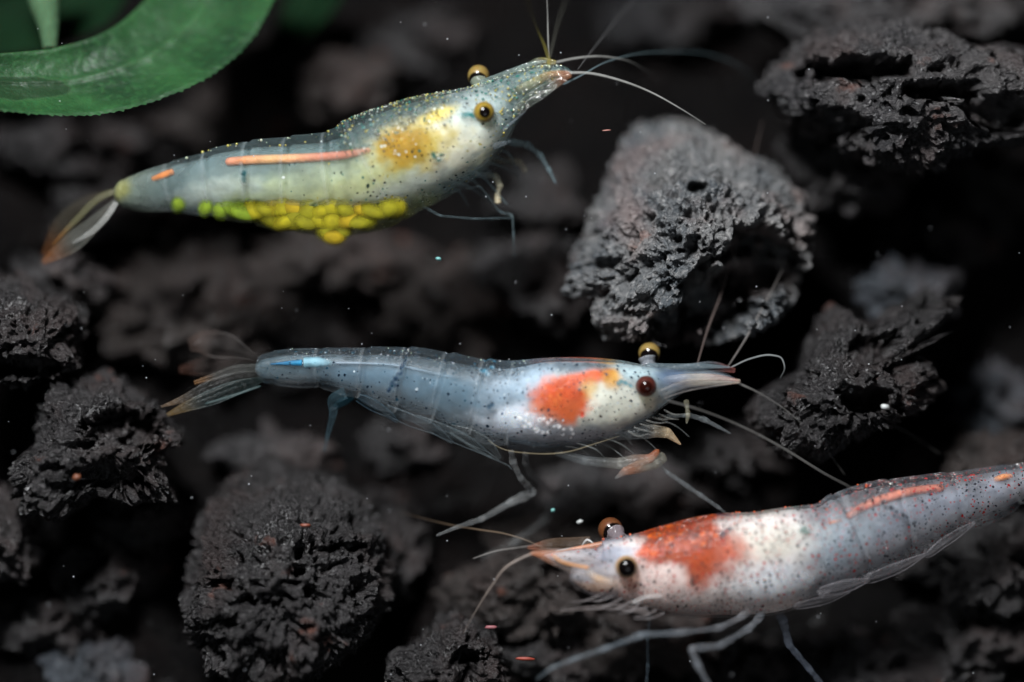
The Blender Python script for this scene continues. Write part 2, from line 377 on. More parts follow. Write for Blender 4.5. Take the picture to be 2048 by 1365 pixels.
# ------------------------------------------------------------------ shrimps
BLK = (0.004, 0.006, 0.010)
LIMB = {'antenna': .5, 'antenna_branch': .45, 'leg': .30, 'claw': .4, 'mouthpart': .28, 'antennule': .4}
THIN = {'antenna': .72, 'antenna_branch': .75, 'leg': .72, 'mouthpart': .7, 'claw': .85}
class Shrimp:
    def __init__(s, label, pairs, depth, width, heading, lat=1.0):
        s.sgn = heading
        pr = np.array(pairs, float); tp, bt = pr[:, :2], pr[:, 2:]
        ce = (tp+bt)/2
        tk = np.concatenate([[0], np.cumsum(np.linalg.norm(np.diff(ce, axis=0), axis=1))]); s.len = tk[-1]
        s.N, s.M = 460, 200
        t = np.linspace(0, tk[-1], s.N)
        TP, BT = herm(tk, tp, t), herm(tk, bt, t)
        u = t/tk[-1]
        dd = np.interp(u, *zip(*depth)); dd = np.convolve(np.pad(dd, 20, 'edge'), np.ones(41)/41, 'valid')
        A, B = P(TP[:, 0], TP[:, 1], dd), P(BT[:, 0], BT[:, 1], dd)
        C = (A+B)/2; nn = nrm(A-B); e = np.linalg.norm(A-B, axis=1)/2
        cap = np.minimum(1, np.sqrt(np.clip(1-(1-np.clip(u/0.02, 0, 1))**2, 0.002, 1)))*np.sqrt(np.clip(1-(1-np.clip((1-u)/0.02, 0, 1))**2, 0.002, 1))
        e = e*cap
        T = nrm(np.gradient(C, axis=0)); Z = np.array((0, 0, 1.0))
        L = nrm(np.cross(Z, T)); L = L*np.sign(L @ FW)[:, None]
        U = nrm(np.cross(T, L)); U = U*np.sign(U @ Z)[:, None]
        wr = np.interp(u, *zip(*width)); wr = np.convolve(np.pad(wr, 15, 'edge'), np.ones(31)/31, 'valid')
        h = e/np.sqrt(np.einsum('ij,ij->i', U, nn)**2 + (wr*np.einsum('ij,ij->i', L, nn))**2)
        s.C, s.T, s.L, s.U, s.h, s.w, s.u, s.t = C, T, L, U, h, h*wr, u, t
        s.root = thing('shrimp', label, 'shrimp', C[s.N//2], 'small freshwater shrimps')
        s.base = C[s.N//2]
    def surf(s, segs, lobes=0.05, extra=None):
        al = np.linspace(-np.pi, np.pi, s.M, endpoint=False)
        u = s.u[:, None]; a = al[None, :]
        mod = np.ones((s.N, s.M)); lines = np.zeros((s.N, s.M)); lobe = np.zeros((s.N, s.M))
        seg = np.array(segs)
        for k in range(len(seg)-1):                # overlapping abdominal shields
            f = (u - seg[k])/(seg[k+1]-seg[k]); ins = (f >= 0) & (f < 1)
            back = sstep(0.0, 0.16, f)              # front rim tucked in behind the next shield
            mod = mod + np.where(ins, 0.045*(1-f) - 0.075*(1-back), 0)
            ven = sstep(0.45, 0.95, np.abs(a)/np.pi)
            lobe = lobe + np.where(ins, sstep(.56, .70, np.abs(a)/np.pi)*sstep(.03, .2, f)*sstep(1.0, .8, f), 0)
            lines = lines + np.where(ins, np.exp(-((f-.97)/.05)**2), 0)*(0.35+.65*ven)
            mod = mod + np.where(ins, lobes*ven*(np.sin(np.pi*np.clip(f, 0, 1))**0.7 - 0.75), 0)
        cosA, sinA = np.cos(a), np.sin(a)
        flat = 1 - 0.10*sstep(0.3, 1.0, -cosA)        # a little narrower towards the keel
        V = s.C[:, None] + (s.U*s.h[:, None])[:, None]*(cosA*mod)[..., None] - (s.L*s.w[:, None])[:, None]*(sinA*mod*flat)[..., None]
        s.V = V.reshape(-1, 3); s.lines = lines.ravel(); s.lobe = lobe.ravel()
        s.S = np.repeat(s.t*K, s.M); per = (s.h+s.w)/2
        s.A = (np.abs(a)*per[:, None]).ravel(); s.al = np.tile(al, s.N)
        s.suv = np.stack([s.S, (a*per[:, None]).ravel(), np.zeros(s.N*s.M)], -1)
        s.px = proj(s.V); s.near = s.al > 0.02
        s.pig = np.zeros((s.N*s.M, 4)); s.dots = np.zeros(s.N*s.M)
        s.wn = np.stack([fbm(s.V*7 + 3, 3) + .5*fbm(s.V*24 + 8, 2), fbm(s.V*7 + 40, 3) + .5*fbm(s.V*24 + 80, 2)], -1)
    def at(s, x, y):
        q = (s.px[:, 0]-x)**2 + (s.px[:, 1]-y)**2; q = np.where(s.near, q, 1e9); return np.argmin(q)
    def mask(s, x, y, rx, ry, soft=0.5, ang=0.0, warp=0.3):
        i = s.at(x, y); du = (s.S-s.S[i])*s.sgn; dv = s.A-s.A[i]
        c, sn = math.cos(ang), math.sin(ang)
        e = np.hypot((c*du+sn*dv)/(rx*K) + warp*s.wn[:, 0], (-sn*du+c*dv)/(ry*K) + warp*s.wn[:, 1])
        return sstep(1+soft, 1-soft, e)
    def paint(s, m, col, st=1.0, op=None):
        m = np.clip(m*st, 0, 1)
        s.pig[:, :3] += (np.asarray(col)-s.pig[:, :3])*m[:, None]
        if op is not None: s.pig[:, 3] += (op-s.pig[:, 3])*m
    def stroke(s, pts, r, col, op, st=1.0):
        for (x, y) in pts: s.paint(s.mask(x, y, r, r, 0.6, 0, 0.5), col, st, op)
    def core(s, k=((0, .66), (.15, .70), (.5, .80), (.6, .91), (.85, .92), (1, .8)), pale=(.30, .34, .36), shell=.17, extra=0.0):
        """flesh inside the clear shell; what is painted afterwards sits in the shell"""
        F = grid_faces(s.N, s.M, True)
        ctr = np.repeat(s.C, s.M, 0); V = ctr + (s.V-ctr)*np.repeat(np.interp(s.u, *zip(*k)), s.M)[:, None]
        nf = F.shape[0]//2; a, b, c = V[F[nf, 0]], V[F[nf, 1]], V[F[nf, 2]]
        if np.cross(b-a, c-a) @ (a - s.C[F[nf, 0]//s.M]) < 0: F = F[:, ::-1]
        mesh_np('flesh', V[:], F, FLESH, s.root, s.base, s.pig)
        s.pig = s.pig.copy(); s.pig[:, :3] = s.pig[:, :3]*.8 + np.array(pale)*.2
        s.pig[:, 3] = shell*s.pig[:, 3] + extra
        s.paint(s.lobe*(.7+.4*s.wn[:, 1]), (.36, .38, .40), .7, .34)
        s.paint(s.lines, (.55, .58, .59), .85, .5)
    def beads(s, count, lo, hi, top, rad, cols, seed, low=0.0):
        """tiny bright granules sitting on the shell"""
        r = np.random.RandomState(seed); fr = s.A/(np.pi*np.repeat((s.h+s.w)/2, s.M)); uu = np.repeat(s.u, s.M)
        ok = np.where((uu > lo) & (uu < hi) & (fr < top) & (fr >= low))[0]
        wt = np.exp(1.2*fbm(s.V[ok]*6 + seed, 2)) * np.repeat(s.h, s.M)[ok]; pick = r.choice(ok, count, p=wt/wt.sum())
        D, F = ico(1); ctr = np.repeat(s.C, s.M, 0)
        for ci, c in enumerate(cols):
            q = pick[ci::len(cols)]; R = rad*K*(.5 + r.rand(len(q))**2)
            out = nrm(s.V[q]-ctr[q])
            V = (s.V[q] + out*R[:, None]*.3)[:, None] + (D[None]*np.array([1, 1, 1.0]))*R[:, None, None]
            F2 = (F[None] + (np.arange(len(q))*len(D))[:, None, None]).reshape(-1, 3)
            o = mesh_np('granules', V.reshape(-1, 3), F2, BEAD[c], s.root, s.base); o['kind'] = 'stuff'
    def build(s, mat):
        F = grid_faces(s.N, s.M, True)
        a, b, c = s.V[F[F.shape[0]//2, 0]], s.V[F[F.shape[0]//2, 1]], s.V[F[F.shape[0]//2, 2]]
        if np.cross(b-a, c-a) @ (a - s.C[(F[F.shape[0]//2, 0])//s.M]) < 0: F = F[:, ::-1]
        return mesh_np('body', s.V, F, mat, s.root, s.base, s.pig, True, {'dots': ('FLOAT', s.dots*(.35 + 1.1*sstep(-.5, .5, s.wn[:, 0]))), 'suv': ('FLOAT_VECTOR', s.suv)})
    def tube(s, name, pts, r, mat, col, op, n=40, m=8, sharp=False, knob=0.0, parent=None):
        pts = np.array([(*p, 0.0)[:3] for p in pts], float)
        if name == 'gut': pts[:, 2] = [s.px[s.at(x, y), 2] + min(0.045, .14*s.h[s.at(x, y)//s.M]) for x, y in pts[:, :2]]
        W = P(pts[:, 0], pts[:, 1], pts[:, 2])
        C, u, tk = (sharp_path if sharp else smooth_path)(W, n)
        if sharp:
            for _ in range(2): C[1:-1] = (C[:-2]+2*C[1:-1]+C[2:])/4
        R = np.interp(u, np.linspace(0, 1, len(r)), r)*K*THIN.get(name, 1)
        if knob:
            for q in tk[1:-1]: R = R*(1 + 0.45*knob*np.exp(-((u-q)/0.025)**2))
        R[0] *= 0.3; R[-1] *= 0.25
        if name == 'leg': R = R*(1 + .10*np.sin(u*37 + pts[0, 0]) + .06*np.sin(u*91))
        V, F = tube_geo(C, R, m)
        pig = np.zeros((len(V), 4)); uu = np.repeat(u, m)
        col = np.asarray(col, float); col = col[None] if col.ndim == 1 else col
        for k in range(3): pig[:, k] = np.interp(uu, np.linspace(0, 1, len(col)), col[:, k])
        op = np.atleast_1d(op)*(.8 if name == 'gut' else 1.0 if name == 'eye_stalk' else LIMB.get(name, .55)); pig[:, 3] = np.interp(uu, np.linspace(0, 1, len(op)), op)
        if knob:
            for q in tk[1:-1]: pig[:, 3] = np.clip(pig[:, 3] + 0.18*np.exp(-((uu-q)/0.02)**2), 0, 1)
        return mesh_np(name, V, F, mat, parent or s.root, s.base if not parent else s.base, pig)
    def blade(s, name, pts, wd, mat, col, op, tip=None, twist=0.0, th=2.2, n=44, rim=0.45, ribs=2):
        """a thin leaf-like limb along pts (px, py, d); wd = half widths"""
        pts = np.array([(*p, 0.0)[:3] for p in pts], float); W = P(pts[:, 0], pts[:, 1], pts[:, 2])
        C, u, tk = smooth_path(W, n); T = nrm(np.gradient(C, axis=0))
        Nn = nrm(np.cross(T, -FW)); Bn = nrm(np.cross(T, Nn))
        c, sn = math.cos(twist), math.sin(twist); X = Nn*c + Bn*sn; Y = -Nn*sn + Bn*c
        wv = herm(np.linspace(0, 1, len(wd)), np.array(wd, float), u)*K; wv = np.maximum(wv, 0.6*K)
        m = 28; a = np.linspace(0, 2*np.pi, m, endpoint=False)
        e = np.cos(a); f = np.sign(np.sin(a))*np.abs(np.sin(a))**0.6
        rib = 1 + 0.5*np.cos(e*np.pi*ribs)
        V = C[:, None] + X[:, None]*(wv[:, None]*e[None])[..., None] + Y[:, None]*(th*K*f*rib)[None, :, None] + Y[:, None]*(0.25*wv[:, None]*(e**2)[None])[..., None]
        pig = np.zeros((n, m, 4)); pig[..., :3] = col
        edge = sstep(0.84, 0.98, np.abs(e))
        pig[..., 3] = .26*op + .42*rim*edge[None] + 0.07*rim*np.maximum(0, np.cos(e*np.pi*ribs))[None]
        if tip is not None:
            k = sstep(0.6, 0.95, u)[:, None, None]; pig[..., :3] += (np.asarray(tip)-pig[..., :3])*k; pig[..., 3] += 0.06*k[..., 0]
        return mesh_np(name, V.reshape(-1, 3), grid_faces(n, m, True), mat, s.root, s.base, np.clip(pig.reshape(-1, 4), 0, 1))
    def eye(s, x, y, d, r, mats, pup=(0, 0), pr=0.5, stalk=None, smat=None, scol=None):
        D, F = ico(4); c = P(x, y, d)
        look = nrm(-FW + RT*pup[0] + UP*pup[1])
        sq = np.array([1, 1, 1.0])
        eo = mesh_np('eye', c + D*r*K, F, mats[0], s.root, s.base)
        ca = D @ look
        keep = ca > math.cos(math.asin(min(pr, .98)))*0.92
        lay = 1.012 + 0.02*sstep(0.7, 1.0, ca)
        wob = 1 + 0.0*ca
        idx = np.where(keep[F].all(1))[0]; Fk = F[idx]; us = np.unique(Fk); mp = -np.ones(len(D), int); mp[us] = np.arange(len(us))
        mesh_np('pupil', c + D[us]*(lay*wob)[us][:, None]*r*K, mp[Fk], PUPT, eo, s.base, np.concatenate([np.tile(mats[1], (len(us), 1)), (sstep(math.cos(math.asin(min(pr, .98)))*0.93, math.cos(math.asin(min(pr, .98))*.72), ca)[us]*1.6)[:, None]], 1))
        if stalk is not None:
            s.tube('eye_stalk', stalk, [r*0.95, r*0.62, r*0.85], smat, scol, 0.75, 20, 12)

AMBER = plain_mat('eye_amber', tuple(lin(128, 106, 38)), 0.3, 0.3, 0.05, 60, 0.0, 0.8)
GOLD = plain_mat('eye_gold', tuple(lin(125, 104, 56)), 0.3, 0.2, 0.05, 50, 0.0, 0.8)
MAROON = plain_mat('eye_maroon', tuple(lin(72, 34, 28)), 0.3, 0.2, 0.05, 50, 0.0, 0.7)
BRONZE = plain_mat('eye_bronze', tuple(lin(165, 134, 98)), 0.3, 0.2, 0.05, 50, 0.0, 0.8)
PUPIL = (0.003, 0.002, 0.002)
PUPILM = (0.016, 0.003, 0.002)
MEMB = tissue_mat('membrane', rough=0.25, fres=0.10, sss=0.2, bump=0.5, bscale=40)
LEGM = tissue_mat('leg_tissue', rough=0.2, fres=0.30, sss=0.3, bump=0.3)
FEEL = tissue_mat('feeler_tissue', rough=0.3, fres=0.10, sss=0.0, bump=0.1)
GUTM = tissue_mat('gut_tissue', rough=0.6, fres=0.0, sss=0.3, bump=0.3, core=True, cpow=1.1)
GLIT = tissue_mat('snout_tissue', rough=0.2, fres=0.2, sss=0.3, bump=0.9, bscale=70, glit=0.22)
GREY = lin(150, 160, 168)
BEAD = {'pale': plain_mat('granule_pale', tuple(lin(150, 158, 140)), .2, .3, 0, 40, 0, 1.0), 'yellow': plain_mat('granule_yellow', tuple(lin(150, 140, 70)), .2, .3, 0, 40, 0, 1.0),
        'green': plain_mat('granule_green', tuple(lin(15, 90, 80)), .25, 0, 0, 40, 0, .8), 'white': plain_mat('granule_white', tuple(lin(215, 220, 225)), .2, .3, 0, 40, 0, 1.0),
        'rust': plain_mat('granule_rust', tuple(lin(190, 80, 40)), .25, .2, 0, 40, 0, .8), 'dark': plain_mat('granule_dark', tuple(lin(40, 30, 30)), .3, 0, 0, 40, 0, .6)}
FLESH = tissue_mat('flesh', rough=0.5, sss=0.8, bump=0.15, bscale=30, core=True, sscale=0.30, cpow=0.5)
EGGM = tissue_mat('egg_tissue', rough=0.9, sss=0.7, bump=0.05, bscale=30, core=True, sscale=0.08, cpow=4.0)
PUPT = tissue_mat('pupil_tissue', rough=0.12, sss=0.0, bump=0.0, fres=0.0)

# ============ the yellow shrimp, egg carrier
s1 = Shrimp('yellow green translucent shrimp carrying eggs, upper left, under the leaf',
  [(226,366,230,412),(264,356,262,420),(341,328,344,424),(403,310,410,432),(473,290,480,444),(549,280,552,457),(637,271,640,468),(700,258,715,464),
   (765,221,803,432),(856,192,893,386),(904,182,940,350),(945,172,980,306),(990,163,1010,256),(1040,143,1050,208),(1080,132,1090,184),(1120,132,1128,160),(1146,141,1148,150)],
  [(0, .24), (.25, .14), (.55, .05), (.8, 0), (1, -.05)], [(0, .7), (.3, .62), (.6, .68), (.8, .8), (.9, .9), (1, .9)], 1)
s1.surf([0.02, .12, .2, .28, .36, .45, .545], 0.06)
s1.paint(np.ones(len(s1.A)), lin(120, 142, 144), 1, 0.36)
frac = s1.A/(np.pi*np.repeat((s1.h+s1.w)/2, s1.M)); uu = np.repeat(s1.u, s1.M)
s1.paint(sstep(.30, .05, frac)*sstep(.2, .5, uu), lin(95, 120, 120), .7, 0.4)
s1.paint(sstep(.25, .0, uu), lin(92, 106, 100), .8, 0.42)
s1.paint(s1.mask(238, 385, 22, 22, .6), lin(160, 160, 70), .7, .6)
s1.paint(s1.mask(820, 350, 210, 70, .6, -.45), lin(200, 205, 190), .9, 0.9)
s1.paint(s1.mask(905, 300, 75, 60, .6), lin(228, 226, 205), 1, 0.95)
s1.paint(s1.mask(600, 385, 190, 38, .6), lin(178, 188, 152), .9, 0.8)
s1.paint(s1.mask(420, 392, 90, 26, .6), lin(190, 200, 190), .8, 0.7)
s1.paint(s1.mask(690, 395, 120, 30, .6), lin(186, 188, 128), .6, 0.8)
s1.paint(s1.mask(960, 215, 60, 60, .6), lin(185, 200, 200), .6, 0.75)
s1.paint(s1.mask(818, 292, 70, 50, .6, 0, .6), lin(190, 168, 45), .85, 0.85)
s1.paint(s1.mask(808, 292, 38, 32, .6, 0, .6), lin(180, 138, 18), .9, 0.9)
s1.paint(s1.mask(870, 226, 44, 14, .6, -.3), lin(220, 195, 60), .8, 0.8)
s1.paint(sstep(.8, .9, uu)*sstep(.62, .4, frac), lin(110, 135, 132), .75, 0.5)
_v = sstep(.58, .72, frac)*sstep(.16, .26, uu)*sstep(.68, .60, uu)
s1.pig[:, 3] *= 1 - .8*_v
s1.core(((0, .85), (.3, .82), (.5, .80), (.6, .91), (.85, .92), (1, .8)))
s1.paint(sstep(.16, .02, uu), lin(120, 130, 116), .9, .55)
s1.paint(s1.mask(240, 378, 22, 20, .6), lin(140, 138, 80), .7, .5)
s1.paint(_v*(.75+.5*s1.wn[:, 0]), lin(138, 138, 35), .9, .42)
s1.paint(_v*sstep(.1, .5, s1.wn[:, 1]), lin(70, 84, 30), .6, .5)
s1.paint(s1.mask(808, 292, 44, 36, .6, 0, .4), lin(150, 120, 15), .6, .35)
s1.stroke([(870, 316), (878, 320), (884, 313), (866, 307)], 5, lin(0, 85, 80), .95, .9)
s1.stroke([(928, 230), (938, 227), (944, 233)], 7, lin(0, 95, 95), .95, .9)
s1.stroke([(489, 345), (486, 352), (487, 362)], 6, lin(0, 70, 75), .9, .8)
s1.stroke([(628, 412), (632, 425), (515, 418)], 8, lin(20, 70, 50), .9, .8)
s1.dots = np.clip(0.30*sstep(.3, .6, uu) + 0.75*sstep(.35, .1, frac)*sstep(.45, .6, uu) + .25*sstep(.8, .9, uu), 0, .9)
DOTG = tissue_mat('yellow_shrimp_tissue', True, [(0, (0.003, 0.02, 0.02)), (.35, (0.0, 0.09, 0.075)), (.55, (0.006, 0.01, 0.012)), (.80, (.30, .26, .06)), (.92, (.5, .54, .5))], 31, .6, .24, .55, 60, .14)
s1.build(DOTG)
s1.beads(420, .50, .80, .24, 1.9, ('pale', 'yellow', 'green', 'dark'), 3)
s1.beads(380, .80, .985, .62, 2.1, ('pale', 'yellow', 'pale', 'green'), 4)
s1.beads(22, .1, .5, .10, 2.6, ('pale', 'yellow'), 5)
G = lin(230, 150, 110)
s1.tube('gut', [(450,325,.2),(500,321,.17),(560,319,.13),(640,315,.08),(700,309,.03),(745,300,-.02)], [10,11,11,10.5,10,8], GUTM, [lin(198,122,90), lin(196,150,96), lin(196,122,96), lin(192,118,94)], [.9,1,1,1,1,.9,.6], 50, 10)
s1.tube('gut', [(303,360,.28),(325,352,.27),(349,343,.26)], [7,9,8], GUTM, lin(180,112,62), [.7,1,1,.7], 20, 10)
s1.eye(968, 225, -.16, 21, (AMBER, PUPIL), (.1, -.05), .5)
s1.eye(957, 152, .16, 22, (GOLD, PUPIL), (-.1, -.85), .85, [(962,185,.08),(959,172,.11),(958,163,.13)], LEGM, lin(110,118,104))
SN = lin(100, 115, 100)
s1.blade('antennal_scale', [(1030,226,-.14),(1056,205,-.16),(1092,180,-.16),(1142,150,-.14)], [8,13,11,3], GLIT, SN, .42, lin(205,120,60), .5, 3)
s1.blade('antennal_scale', [(1000,170,.1),(1050,148,.1),(1080,126,.1),(1112,126,.1)], [12,16,12,4], GLIT, SN, .42, lin(190,170,70), .7, 3)
s1.tube('antennule', [(1015,190,-.08),(1060,170,-.1),(1100,150,-.1),(1140,146,-.1)], [10,10,8,4], GLIT, [SN, lin(190,180,120), lin(215,110,50)], .7, 40, 10, False, .0)
s1.tube('antennule', [(1000,176,.05),(1050,152,.05),(1098,134,.05)], [10,10,6], GLIT, SN, .65, 40, 10)
s1.tube('rostrum', [(960,170,0),(1010,150,0),(1060,130,0),(1095,122,0)], [9,8,6,2], GLIT, lin(130,150,145), .6, 40, 10)
s1.tube('antenna', [(1098,150,-.05),(1098,122,-.06),(1092,100,-.1),(1075,60,-.2),(1055,0,-.4),(1050,-40,-.5)], [7,6,2.2,1.8,1.5,1.2], FEEL, lin(150,140,70), [.7,.6,.25,.22], 60)
FL = lin(165, 165, 160)
s1.tube('antenna', [(1135,146,-.1),(1170,146,-.1),(1240,161,-.08),(1300,184,-.04),(1360,217,0),(1412,250,.08)], [4,3.6,3,2.6,2.2,1.6], FEEL, FL, [.75,.7,.8,.65,.5], 90)
s1.tube('antenna_branch', [(1100,128,.1),(1150,117,.12),(1200,113,.15),(1240,118,.2),(1290,140,.4),(1320,165,.6)], [4,3.4,2.4,2,1.6,1.2], FEEL, FL, [.6,.5,.35,.2,.1], 60)
s1.tube('antenna_branch', [(1125,170,-.1),(1165,150,0),(1200,130,.1),(1250,113,.25),(1340,104,.5),(1430,112,.7),(1490,140,.8),(1515,175,.9)], [3,2.4,2.2,2,1.8,1.6,1.4,1], FEEL, lin(120,140,145), [.5,.45,.35,.3,.25,.2], 80)
s1.tube('antenna_branch', [(1155,140,.0),(1185,100,.2),(1225,50,.4),(1275,-10,.6)], [2,2,2,1.5], FEEL, lin(110,110,110), [.3,.3,.25], 50)
s1.tube('antenna_branch', [(1098,120,.1),(1096,70,.1),(1095,25,.1),(1093,-20,.1)], [2,2.2,1.6,1.2], FEEL, FL, [.3,.7,.35,.3], 50)
s1.tube('antenna_branch', [(1100,115,.2),(1115,50,.4),(1135,-10,.6)], [2.2,2,1.5], FEEL, lin(110,110,100), [.3,.25,.2], 40)
s1.tube('mouthpart', [(1005,262,-.08),(1030,240,-.1),(1052,222,-.1)], [5,3,3], LEGM, GREY, [.5,.4,.6], 30, 8)
s1.tube('mouthpart', [(985,292,-.05),(1010,286,-.02),(1022,282,0)], [12,8,3], LEGM, GREY, [.6,.4,.3], 30, 8)
LG = lin(105, 122, 126)
s1.tube('leg', [(975,305,.1),(1010,283,0.17),(1055,290,0.25),(1080,310,0.28),(1098,340,0.28),(1112,368,0.28)], [12,10,10,8,6,3], LEGM, LG, [1.3,1.4,1.5,1.6], 60, 10, True, .25)
s1.tube('leg', [(960,325,.15),(1000,320,0.19),(1040,325,0.28),(1052,345,0.28)], [12,10,9,6], LEGM, lin(130,125,110), [1.2,1.3,1.4,1.8], 40, 10, True, .25)
s1.tube('leg', [(930,350,.2),(960,350,0.17),(990,352,0.19),(1000,372,0.19),(995,388,0.19),(996,408,0.19)], [9,8,8,11,6,11], LEGM, [LG, LG, lin(190,185,160), lin(195,180,150)], [.6,.7,.9,1.8,1.8], 60, 10, True, .25)
s1.tube('leg', [(900,385,.1),(960,372,.1),(1000,425,.2),(1025,430,.2),(1027,470,.2),(1029,515,.25)], [4,3,3,3,3,2], LEGM, LG, [.15,.2,.3,.3,.2], 60, 8, True, .25)
s1.tube('leg', [(845,412,.05),(880,432,.05),(950,438,.1),(1022,436,.2)], [4,3,3,2], LEGM, LG, [.15,.2,.25,.3], 60, 8, True, .25)
r7 = np.random.RandomState(12)
for k in range(8):
    x0 = 985 - 14*k; y0 = 300 + 11*k; x1 = x0 + 50 + 40*r7.rand(); y1 = y0 + 30 + 45*r7.rand()
    s1.tube('mouthpart', [(x0, y0, .0), (x0+30, y0+6, .12), (x1, y1, .2+.2*r7.rand())], [5, 5, 2.5], LEGM, LG, [.8, .8, .5], 24, 8)
TF = lin(120, 120, 112)
s1.blade('tail_fin', [(238,395,0.24),(205,430,0.24),(160,470,0.26),(85,525,0.28)], [6,15,21,6], MEMB, TF, .35, lin(130,80,40), .3, 2.2, 44, .6)
s1.blade('tail_fin', [(230,385,0.28),(185,400,0.31),(140,435,0.36),(85,510,0.41)], [6,16,24,5], MEMB, lin(80,74,58), .25, lin(105,66,38), .3, 2, 44, .45)
s1.blade('tail_fin', [(232,405,0.20),(214,432,0.18),(185,462,0.18),(145,487,0.19)], [6,7,6,2], MEMB, lin(150,150,146), 1.0, None, .3, 2)
s1.blade('telson', [(240,378,0.24),(205,390,0.24),(150,440,0.26),(105,490,0.28)], [9,11,8,2], MEMB, lin(110,108,80), .6, lin(120,80,40), .9)
# eggs under the abdomen
D4, F4 = ico(3); rng = random.Random(5)
def egg_mesh(col):
    pig = np.ones((len(D4), 4)); pig[:, :3] = col; pig[:, 3] = 1.0
    return mesh_np('egg', D4*(30*K), F4, EGGM, s1.root, (0, 0, 0), pig)
protos = [egg_mesh(lin(*c)) for c in ((132,124,5), (116,112,4), (138,118,6), (98,118,18))]; used = [False]*4
topx = [348, 410, 470, 560, 640, 700, 760, 805]
bot = [420, 430, 442, 456, 468, 466, 444, 420]
def lay_egg(k, x, y, dd, sc):
    o = protos[k]
    if used[k]: o = protos[k].copy(); COL.objects.link(o); o.parent = s1.root
    used[k] = True
    o.location = Vector(P(x, y, dd)) - Vector(s1.base)
    o.scale = sc; o.rotation_euler = (rng.uniform(-.5, .5), rng.uniform(-.4, .4), rng.uniform(-.4, .4))
for lat in (-.065, -.03, .01, .05):
    x = 470 + rng.random()*20
    while x < 800:
        yb = np.interp(x, topx, bot); y = 413
        while y < np.interp(x, [410, 480, 552, 640, 715, 803], [432, 444, 457, 468, 464, 432]) - 20:
            dd = np.interp((x-226)/920, [0, .25, .55, .8], [.24, .14, .05, 0]) + lat
            k = 3 if x < 520 and rng.random() < .8 else rng.choice((0, 0, 1, 1, 2))
            lay_egg(k, x+rng.uniform(-8, 8), y+rng.uniform(-3, 6) - lat*50, dd, (rng.uniform(1.0, 1.45), rng.uniform(.9, 1.2), rng.uniform(.75, 1.0)))
            y += 22
        x += 27
for (x, y, dd, k) in ((357, 410, .16, 3), (412, 416, .14, 3), (440, 422, .13, 3), (668, 468, .03, 1), (682, 462, .03, 1), (654, 464, .03, 1), (668, 474, .02, 2)):
    lay_egg(k, x, y, dd, (.7, .7, .8) if x < 500 else (1, .8, .8))

# ============ the blue shrimp
s2 = Shrimp('blue grey glassy shrimp with orange saddle in the middle, facing right',
  [(506,715,514,764),(534,706,548,769),(593,698,600,775),(666,697,664,783),(740,695,728,806),(813,695,795,834),(868,701,852,850),(923,713,915,868),
   (996,722,985,890),(1060,719,1050,906),(1133,715,1130,902),(1206,716,1206,886),(1261,721,1265,858),(1310,731,1312,820),(1370,738,1374,784),(1430,742,1434,776),(1474,756,1476,768)],
  [(0, .08), (.3, .04), (.6, 0), (1, 0)], [(0, .75), (.3, .64), (.6, .68), (.78, .75), (.88, .9), (1, .9)], 1)
s2.surf([0.03, .13, .22, .30, .38, .46, .53], 0.12)
uu = np.repeat(s2.u, s2.M); frac = s2.A/(np.pi*np.repeat((s2.h+s2.w)/2, s2.M))
s2.paint(np.ones(len(s2.A)), lin(112, 126, 136), 1, 0.40)
s2.paint(s2.mask(740, 755, 130, 34, .6), lin(104, 132, 150), .8, 0.52)
s2.paint(s2.mask(900, 790, 80, 42, .6), lin(112, 142, 160), .8, 0.55)
s2.paint(sstep(.28, .05, frac)*sstep(.75, .6, uu), lin(95, 110, 118), .85, 0.42)
s2.paint(sstep(.66, .85, frac)*sstep(.55, .45, uu), lin(120, 132, 138), .85, 0.35)
s2.paint(sstep(.22, .05, uu), lin(92, 112, 120), .7, 0.45)
s2.paint(s2.mask(1080, 760, 110, 50, .7), lin(165, 188, 205), .8, 0.85)
s2.paint(s2.mask(1200, 800, 110, 60, .55), lin(222, 222, 208), .95, 0.95)
s2.paint(s2.mask(1030, 850, 75, 34, .6), lin(232, 240, 250), .95, 0.95)
s2.paint(s2.mask(1110, 880, 110, 26, .6), lin(200, 202, 208), .8, 0.85)
s2.paint(s2.mask(1265, 735, 45, 30, .6), lin(195, 218, 222), .8, 0.85)
s2.paint(s2.mask(1119, 795, 58, 42, .4, .1, .35), lin(206, 92, 46), .98, 0.95)
s2.paint(s2.mask(1108, 822, 50, 26, .6, .1, .35), lin(236, 140, 80), .55, 0.9)
s2.paint(s2.mask(1165, 752, 62, 17, .45, -.25, .35), lin(204, 92, 46), .95, 0.9)
s2.paint(s2.mask(1222, 750, 20, 24, .5, .3), lin(205, 150, 45), .9, 0.9)
s2.paint(s2.mask(1178, 775, 16, 26, .6, .5), lin(200, 165, 90), .7, 0.9)
s2.paint(sstep(.835, .9, uu), lin(105, 118, 130), .85, 0.45)
s2.paint(s2.mask(1410, 766, 70, 10, .5, -.05), lin(195, 185, 170), .9, 0.85)
s2.paint(s2.mask(1345, 755, 35, 22, .6), lin(80, 105, 140), .7, 0.7)
s2.core()
s2.paint(s2.mask(1119, 795, 56, 38, .4, .1, .35), lin(195, 78, 32), .7, .38)
s2.paint(s2.mask(1165, 752, 60, 14, .45, -.25, .35), lin(200, 84, 34), .7, .4)
for k in range(30):
    x, y = 1119+rng.gauss(0, 30), 795+rng.gauss(0, 19)
    s2.stroke([(x, y)], rng.uniform(2.5, 5), rng.choice((lin(165, 55, 24), lin(225, 140, 70), lin(190, 70, 30))), .6, .5)
